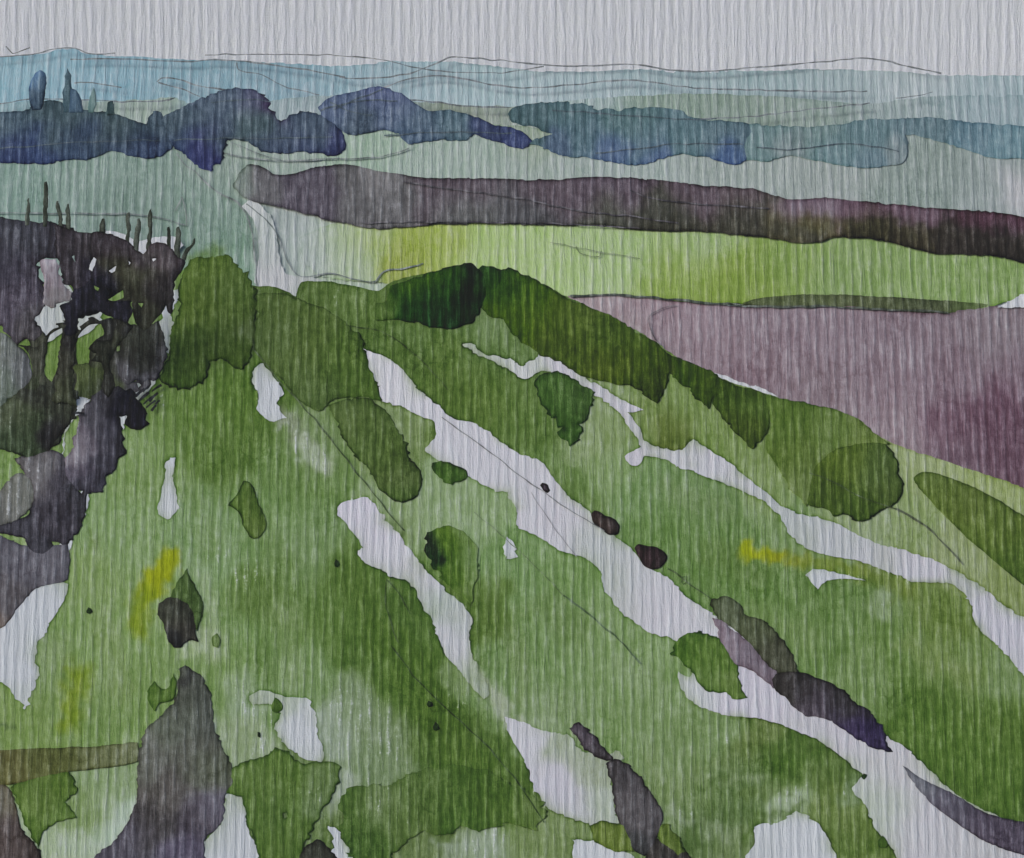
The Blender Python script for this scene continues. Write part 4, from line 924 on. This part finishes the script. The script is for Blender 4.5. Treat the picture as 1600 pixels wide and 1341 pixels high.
line('twig_line', [(1262, 738), (1300, 752), (1345, 776), (1400, 795)], g7.obj, on=g7, width=2.0, col=(48, 62, 36))
bush('dark green hedge wedge widening to the right edge',
     [(1428, 746), (1438, 738), (1480, 745), (1540, 770), (1600, 805), (1720, 865), (1720, 985), (1600, 916), (1560, 882), (1510, 840), (1470, 800), (1440, 768)],
     [(1450, 755, 26, (92, 120, 54)), (1510, 785, 30, (88, 114, 48)), (1560, 830, 30, (82, 110, 42)), (1590, 880, 30, (68, 96, 34)), (1600, 830, 26, (80, 106, 40))], name='hedge', cat='hedge', mode='lie', T=.3, rim=.45, amp=.7)
bush('dark green bush shaped like an upside down triangle', [(838, 590), (846, 582), (870, 580), (900, 595), (925, 612), (928, 625), (916, 650), (908, 676), (894, 701), (884, 688), (870, 665), (856, 642), (842, 620)],
     [(870, 605, 24, (58, 92, 36)), (905, 630, 22, (62, 94, 42)), (880, 660, 22, (52, 84, 32)), (892, 690, 12, (54, 88, 34))], mode='lie', T=.3, rim=.5, amp=3.0)
bush('long dark green bush left of the long track', [(514, 632), (540, 625), (580, 625), (602, 640), (620, 668), (634, 690), (644, 718), (660, 745), (655, 770), (626, 785), (606, 776), (580, 742), (550, 705), (526, 670)],
     [(540, 650, 28, (84, 110, 58)), (580, 660, 28, (72, 98, 44)), (600, 700, 26, (70, 96, 40)), (570, 700, 24, (72, 98, 46)), (625, 745, 24, (80, 104, 54)), (620, 775, 16, (64, 90, 38))], mode='lie', T=.28, rim=.8, amp=1.8)
bush('small dark green bush clinging to the left bank of the long track', [(674, 726), (690, 721), (715, 728), (731, 738), (722, 752), (702, 757), (684, 746)], [(700, 735, 16, (60, 94, 34)), (712, 748, 12, (52, 84, 30))], mode='lie', T=.5, rim=.7, spacing=5)
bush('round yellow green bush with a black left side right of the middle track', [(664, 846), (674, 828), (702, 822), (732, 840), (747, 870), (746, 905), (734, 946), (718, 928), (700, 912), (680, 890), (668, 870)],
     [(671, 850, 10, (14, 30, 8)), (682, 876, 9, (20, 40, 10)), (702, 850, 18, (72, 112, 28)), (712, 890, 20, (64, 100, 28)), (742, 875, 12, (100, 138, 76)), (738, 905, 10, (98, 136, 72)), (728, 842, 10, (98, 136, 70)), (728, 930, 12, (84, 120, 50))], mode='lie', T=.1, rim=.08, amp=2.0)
bush('green shrub hugging the pale track above the grey violet rocks', [(1050, 1022), (1060, 998), (1080, 988), (1106, 990), (1132, 1005), (1150, 1040), (1160, 1070), (1169, 1090), (1150, 1093), (1130, 1080), (1106, 1080), (1086, 1056), (1062, 1032)],
     [(1080, 1005, 20, (74, 114, 40)), (1115, 1020, 22, (84, 124, 50)), (1110, 1060, 20, (88, 126, 58)), (1145, 1070, 18, (92, 128, 58)), (1135, 1030, 14, (78, 118, 42))], mode='lie', T=.28, rim=.85, amp=2.0)
bush('small leaf shaped bush alone on the left grass', [(356, 790), (368, 776), (380, 750), (390, 754), (405, 790), (416, 815), (410, 838), (396, 843), (382, 826), (373, 802)], [(385, 790, 20, (78, 110, 44)), (398, 825, 14, (84, 114, 50))], mode='lie', T=.4, rim=.65, spacing=5)
bush('green leaf shaped bush behind the dark grey boulder', [(266, 935), (278, 908), (292, 889), (304, 914), (315, 938), (313, 970), (306, 984), (290, 960), (274, 950)], [(290, 910, 16, (78, 106, 56)), (308, 950, 14, (72, 98, 52))], mode='lie', T=.4, rim=.5, spacing=5)
body('boulder', 'dark grey oval boulder below the yellow streak', 'boulder', [(250, 948), (260, 934), (288, 934), (304, 954), (306, 988), (309, 1003), (296, 1000), (285, 1010), (270, 1010), (258, 986), (250, 966)], SLOPE, [(275, 955, 20, (58, 62, 52)), (285, 985, 18, (64, 64, 58)), (275, 1005, 12, (34, 36, 38))], mode='lie', T=.6, rim=.8, spacing=5, ahead=.1)
bush('tiny round shrub right of the dark grey boulder', [(331, 996), (339, 990), (345, 1000), (341, 1012), (332, 1010)], (92, 124, 66), mode='lie', T=.5, rim=.6, spacing=4, amp=.6)
bush('two pronged green shrub left of the grey conical tree tip', [(230, 1080), (240, 1064), (252, 1076), (264, 1074), (270, 1052), (276, 1066), (272, 1092), (250, 1100), (242, 1112), (233, 1098)], (82, 120, 48), mode='lie', T=.4, rim=.4, spacing=5)
bush('bushy green shrub right of the foot of the grey conical tree',
     [(362, 1198), (400, 1188), (432, 1168), (466, 1186), (508, 1194), (530, 1198), (522, 1240), (500, 1270), (482, 1312), (470, 1341), (470, 1420), (425, 1420), (402, 1325), (386, 1282), (380, 1250), (354, 1236), (357, 1212)],
     [(400, 1215, 28, (84, 120, 52)), (440, 1195, 26, (84, 122, 50)), (490, 1210, 24, (96, 130, 72)), (430, 1260, 28, (80, 116, 50)), (440, 1310, 28, (80, 116, 48)), (480, 1250, 22, (100, 132, 82))], mode='lie', T=.2, rim=.6, amp=2.6, dry=[(490, 1235, 40, .6), (400, 1225, 26, .45)], holes=[[(443, 1272), (448, 1270), (450, 1276), (445, 1279)]])
bush('dark green thicket along the bottom left of the wide pale track',
     [(534, 1262), (546, 1232), (600, 1226), (650, 1208), (700, 1196), (760, 1204), (820, 1236), (862, 1268), (846, 1290), (780, 1290), (740, 1298), (720, 1290), (700, 1304), (660, 1300), (640, 1318), (610, 1341), (620, 1420), (560, 1420), (545, 1330), (534, 1296)],
     [(550, 1270, 24, (72, 106, 44)), (600, 1260, 30, (98, 130, 76)), (660, 1240, 30, (80, 112, 52)), (720, 1240, 30, (66, 100, 36)), (780, 1260, 30, (70, 104, 38)), (840, 1272, 20, (88, 120, 58)), (580, 1310, 26, (66, 100, 40)), (640, 1290, 24, (86, 118, 58)), (730, 1280, 20, (60, 94, 32))],
     name='thicket', cat='thicket', mode='lie', T=.06, rim=.12, amp=3.0, dry=[(600, 1255, 50, .6), (660, 1280, 40, .5), (690, 1210, 30, .5), (820, 1285, 30, .5)])
bush('green shrub in the bottom left corner above pale grass', [(16, 1228), (60, 1212), (110, 1206), (120, 1236), (104, 1252), (122, 1276), (90, 1286), (70, 1296), (62, 1330), (44, 1296), (30, 1262)], [(50, 1240, 22, (88, 122, 54)), (90, 1225, 20, (82, 118, 44)), (90, 1270, 18, (96, 134, 64)), (56, 1300, 16, (74, 108, 40))], mode='lie', T=.35, rim=.4)
bush('olive shrub left of the foot of the grey rock', [(921, 1292), (940, 1283), (962, 1288), (975, 1284), (988, 1310), (988, 1330), (960, 1331), (934, 1318)], (92, 120, 46), mode='lie', T=.4, rim=.6, spacing=5)
bush('olive shrub right of the foot of the grey rock', [(1028, 1292), (1040, 1286), (1056, 1302), (1068, 1322), (1082, 1345), (1084, 1420), (1050, 1420), (1040, 1341), (1030, 1318)], (84, 112, 42), mode='lie', T=.4, rim=.6, spacing=5)
for x, y, rr, lb in [(526, 880, 6, 'tiny black green plant left of the middle track'), (672, 1100, 5, 'upper tiny dark plant in the deep green grass'), (682, 1136, 6, 'lower tiny dark plant in the deep green grass'), (1350, 1214, 5, 'tiny dark plant beside the pale ground at right'),
                     (1380, 1316, 9, 'small dark green plant near the bottom of the right pale ground'), (140, 955, 5, 'tiny dark plant alone above the yellow grass at left'), (432, 1103, 11, 'small dark plant in the pale jagged patch'), (405, 1148, 5, 'tiny dark plant under the pale jagged patch')]:
    out = [(x - rr * .8, y), (x - rr * .3, y - rr * 1.2), (x + rr * .6, y - rr * .7), (x + rr, y + rr * .3), (x + rr * .2, y + rr), (x - rr * .6, y + rr * .8)]
    bush(lb, out, (34, 58, 24) if rr < 8 else (66, 98, 36), name='plant', cat='plant', mode='lie', T=.6, rim=.3, spacing=3, amp=.9)

# ================================================================== STONES AND ROCKS
for out, c, lb in [([(843, 758), (848, 754), (856, 758), (861, 766), (857, 771), (848, 766)], (58, 48, 58), 'smallest dark stone, highest on the long pale track'),
                   ([(924, 802), (930, 797), (946, 806), (962, 812), (968, 820), (966, 834), (954, 836), (938, 826), (930, 822)], [(940, 812, 14, (62, 52, 50)), (958, 826, 12, (58, 50, 52))], 'dark brown oblong stone, middle of the three stones by the track'),
                   ([(991, 858), (998, 850), (1012, 852), (1026, 855), (1040, 864), (1043, 873), (1034, 885), (1018, 889), (1008, 884), (998, 870)], [(1005, 862, 14, (48, 34, 38)), (1025, 872, 14, (42, 34, 36))], 'largest blackish stone, lowest of the three by the track')]:
    body('stone', lb, 'stone', out, SLOPE, c, group='dark stones beside the long pale track', mode='lie', T=.7, rim=1.1, spacing=4, amp=.7)
body('rock', 'olive grey upper rock of the chain along the long track', 'rock', [(1108, 938), (1134, 933), (1154, 943), (1166, 961), (1190, 968), (1214, 988), (1235, 1020), (1248, 1050), (1216, 1054), (1190, 1030), (1150, 985), (1120, 962)], SLOPE,
     [(1135, 950, 20, (84, 96, 72)), (1180, 985, 22, (80, 90, 66)), (1225, 1030, 22, (72, 76, 62))], mode='lie', T=.35, rim=.6)
body('rock', 'lilac grey rock facing the track under the olive grey rock', 'rock', [(1114, 964), (1128, 968), (1150, 986), (1176, 1006), (1194, 1030), (1214, 1052), (1208, 1076), (1192, 1062), (1172, 1046), (1142, 1036), (1126, 1004)], SLOPE,
     [(1140, 1000, 20, (122, 112, 124)), (1180, 1035, 20, (114, 106, 118))], mode='lie', T=.3, rim=.35)
body('rock', 'dark violet black rock at the lower end of the rock chain', 'rock', [(1206, 1058), (1222, 1048), (1250, 1050), (1290, 1064), (1330, 1089), (1366, 1120), (1380, 1140), (1384, 1160), (1397, 1174), (1380, 1173), (1340, 1156), (1310, 1136), (1282, 1121), (1256, 1117), (1230, 1092), (1212, 1077)], SLOPE,
     [(1230, 1065, 22, (58, 56, 56)), (1270, 1070, 20, (48, 46, 48)), (1270, 1100, 20, (76, 70, 82)), (1320, 1100, 20, (52, 50, 54)), (1330, 1135, 20, (66, 58, 90)), (1365, 1140, 18, (48, 40, 74)), (1370, 1120, 12, (40, 36, 46))], mode='lie', T=.4, rim=.6)
body('rock', 'slim grey violet rock above the larger grey rock', 'rock', [(889, 1136), (904, 1130), (930, 1147), (940, 1164), (952, 1180), (962, 1188), (946, 1189), (926, 1181), (906, 1160)], SLOPE, [(915, 1150, 20, (84, 78, 88)), (940, 1178, 14, (74, 70, 76))], mode='lie', T=.4, rim=.7, spacing=5)
body('rock', 'tall grey rock beside the wide pale track at the bottom', 'rock', [(949, 1192), (964, 1186), (986, 1200), (1000, 1214), (1020, 1244), (1033, 1270), (1030, 1300), (1020, 1332), (1002, 1336), (985, 1322), (970, 1290), (958, 1248), (955, 1225)], SLOPE,
     [(970, 1210, 18, (76, 74, 78)), (990, 1250, 24, (86, 84, 88)), (1010, 1280, 22, (84, 82, 86)), (990, 1310, 16, (60, 62, 64))], mode='lie', T=.4, rim=.7)
body('rock', 'brown black rock cut by the bottom edge under the grey rock', 'rock', [(1012, 1322), (1030, 1310), (1056, 1320), (1082, 1341), (1090, 1420), (1006, 1420), (1008, 1345)], SLOPE, (58, 56, 54), mode='lie', T=.4, rim=.5)
body('rock', 'long curved slate violet rock ledge in the lower right corner', 'rock', [(1410, 1196), (1440, 1216), (1490, 1240), (1540, 1270), (1600, 1284), (1720, 1290), (1720, 1352), (1600, 1336), (1550, 1320), (1500, 1290), (1450, 1250), (1424, 1218)], SLOPE,
     [(1430, 1215, 24, (112, 116, 126)), (1490, 1265, 30, (90, 88, 102)), (1550, 1298, 30, (84, 78, 94)), (1600, 1312, 26, (80, 74, 90))], mode='lie', T=.35, rim=.45, amp=.6)
tree('grey violet conical tree rising from the bottom edge at left', [
    ('crown', [(290, 1040), (300, 1044), (318, 1061), (330, 1090), (336, 1130), (346, 1166), (362, 1196), (366, 1226), (354, 1240), (350, 1270), (345, 1290), (318, 1312), (322, 1345), (332, 1420), (120, 1420), (140, 1345), (180, 1312), (206, 1270), (215, 1226), (215, 1180), (225, 1146), (246, 1120), (270, 1098), (278, 1068), (281, 1046)],
     [(300, 1070, 24, (76, 82, 74)), (310, 1120, 26, (80, 86, 80)), (270, 1140, 26, (92, 100, 88)), (240, 1180, 26, (98, 102, 96)), (300, 1180, 30, (88, 92, 84)), (340, 1210, 24, (92, 100, 86)), (270, 1240, 34, (88, 86, 84)), (330, 1260, 26, (104, 102, 116)), (240, 1290, 26, (72, 70, 72)), (300, 1290, 26, (74, 70, 80)), (210, 1330, 30, (82, 80, 92)), (290, 1335, 26, (92, 88, 108)), (296, 1056, 7, (52, 54, 54))],
     dict(mode='lie', T=.3, rim=.3)),
    ], (240, 1420))
body('bank', 'flat olive brown bank running left from the grey conical tree', 'bank', [(-120, 1178), (0, 1172), (100, 1168), (160, 1165), (216, 1160), (216, 1188), (160, 1200), (100, 1208), (50, 1220), (16, 1226), (-120, 1232)], SLOPE,
     [(20, 1200, 26, (96, 100, 60)), (80, 1190, 26, (88, 98, 54)), (150, 1182, 30, (104, 116, 78)), (200, 1175, 20, (116, 130, 96))], mode='lie', T=.3, rim=.3, amp=.7)
body('rock', 'brown grey rock in the bottom left corner', 'rock', [(-120, 1232), (8, 1226), (22, 1250), (32, 1290), (62, 1332), (60, 1350), (55, 1420), (-120, 1420)], SLOPE, [(10, 1260, 26, (108, 106, 92)), (10, 1300, 26, (92, 84, 84)), (40, 1330, 20, (72, 64, 62))], mode='lie', T=.3, rim=.6)
body('rock', 'small dark olive rock on the bottom edge left of the thicket', 'rock', [(466, 1345), (478, 1320), (506, 1314), (516, 1330), (534, 1350), (530, 1420), (460, 1420)], SLOPE, (54, 58, 48), mode='lie', T=.4, rim=.6)

# ---- the air between here and the hills
HZ = (-1900, 1900, -150, 3340, EYE - 43, 90.0)


def build_haze():
    x0, x1, y0, y1, z0, z1 = HZ
    V = [(x, y, z) for z in (z0, z1) for y in (y0, y1) for x in (x0, x1)]
    F = [(0, 2, 3, 1), (4, 5, 7, 6), (0, 1, 5, 4), (2, 6, 7, 3), (0, 4, 6, 2), (1, 3, 7, 5)]
    me = bpy.data.meshes.new('haze'); me.from_pydata(V, [], F)
    m = bpy.data.materials.new('haze_air'); m.use_nodes = True
    nt = m.node_tree; nt.nodes.clear()
    v = nt.nodes.new('ShaderNodeVolumePrincipled')
    v.inputs['Color'].default_value = (.80, .87, .93, 1)
    v.inputs['Density'].default_value = 3.5e-5
    out = nt.nodes.new('ShaderNodeOutputMaterial'); nt.links.new(v.outputs[0], out.inputs['Volume'])
    me.materials.append(m)
    o = bpy.data.objects.new('haze', me); C.objects.link(o)
    tag(o, 'thin pale haze hanging between the slope and the far hills', 'haze', kind='stuff')


build_haze()

# ================================================================== LIGHT, CAMERA
SUN_EL, SUN_AZ = math.radians(26), math.radians(-132)     # azimuth from +Y, clockwise; low from the left behind the viewer
w = bpy.data.worlds.new('World'); S.world = w; w.use_nodes = True
nt = w.node_tree
bg = nt.nodes['Background']; bg.inputs['Strength'].default_value = .075
sky = nt.nodes.new('ShaderNodeTexSky'); sky.sky_type = 'NISHITA'; sky.sun_disc = False
sky.sun_elevation = SUN_EL; sky.sun_rotation = SUN_AZ
sky.dust_density = 4.0; sky.ozone_density = 1.0
nt.links.new(sky.outputs[0], bg.inputs[0])
sl = bpy.data.lights.new('sun', 'SUN'); sl.energy = 1.5; sl.angle = math.radians(50); sl.color = (1, .96, .90)
so = bpy.data.objects.new('sun', sl); C.objects.link(so)
sd_ = Vector((math.sin(SUN_AZ) * math.cos(SUN_EL), math.cos(SUN_AZ) * math.cos(SUN_EL), math.sin(SUN_EL)))
so.rotation_euler = (-sd_).to_track_quat('-Z', 'Y').to_euler()
so.location = (-60, 0, 140)
cam = bpy.data.cameras.new('camera'); co = bpy.data.objects.new('camera', cam); C.objects.link(co)
co.location = (0, 0, EYE); co.rotation_euler = (math.radians(90), 0, 0)
cam.sensor_width = 36; cam.lens = 36 * FOC / 1600
cam.shift_y = -(670.5 - LEVEL) / 1600
cam.clip_start = 1; cam.clip_end = 30000
S.camera = co
S.view_settings.view_transform = 'Standard'; S.view_settings.look = 'None'
S.view_settings.exposure = .38; S.view_settings.gamma = 1
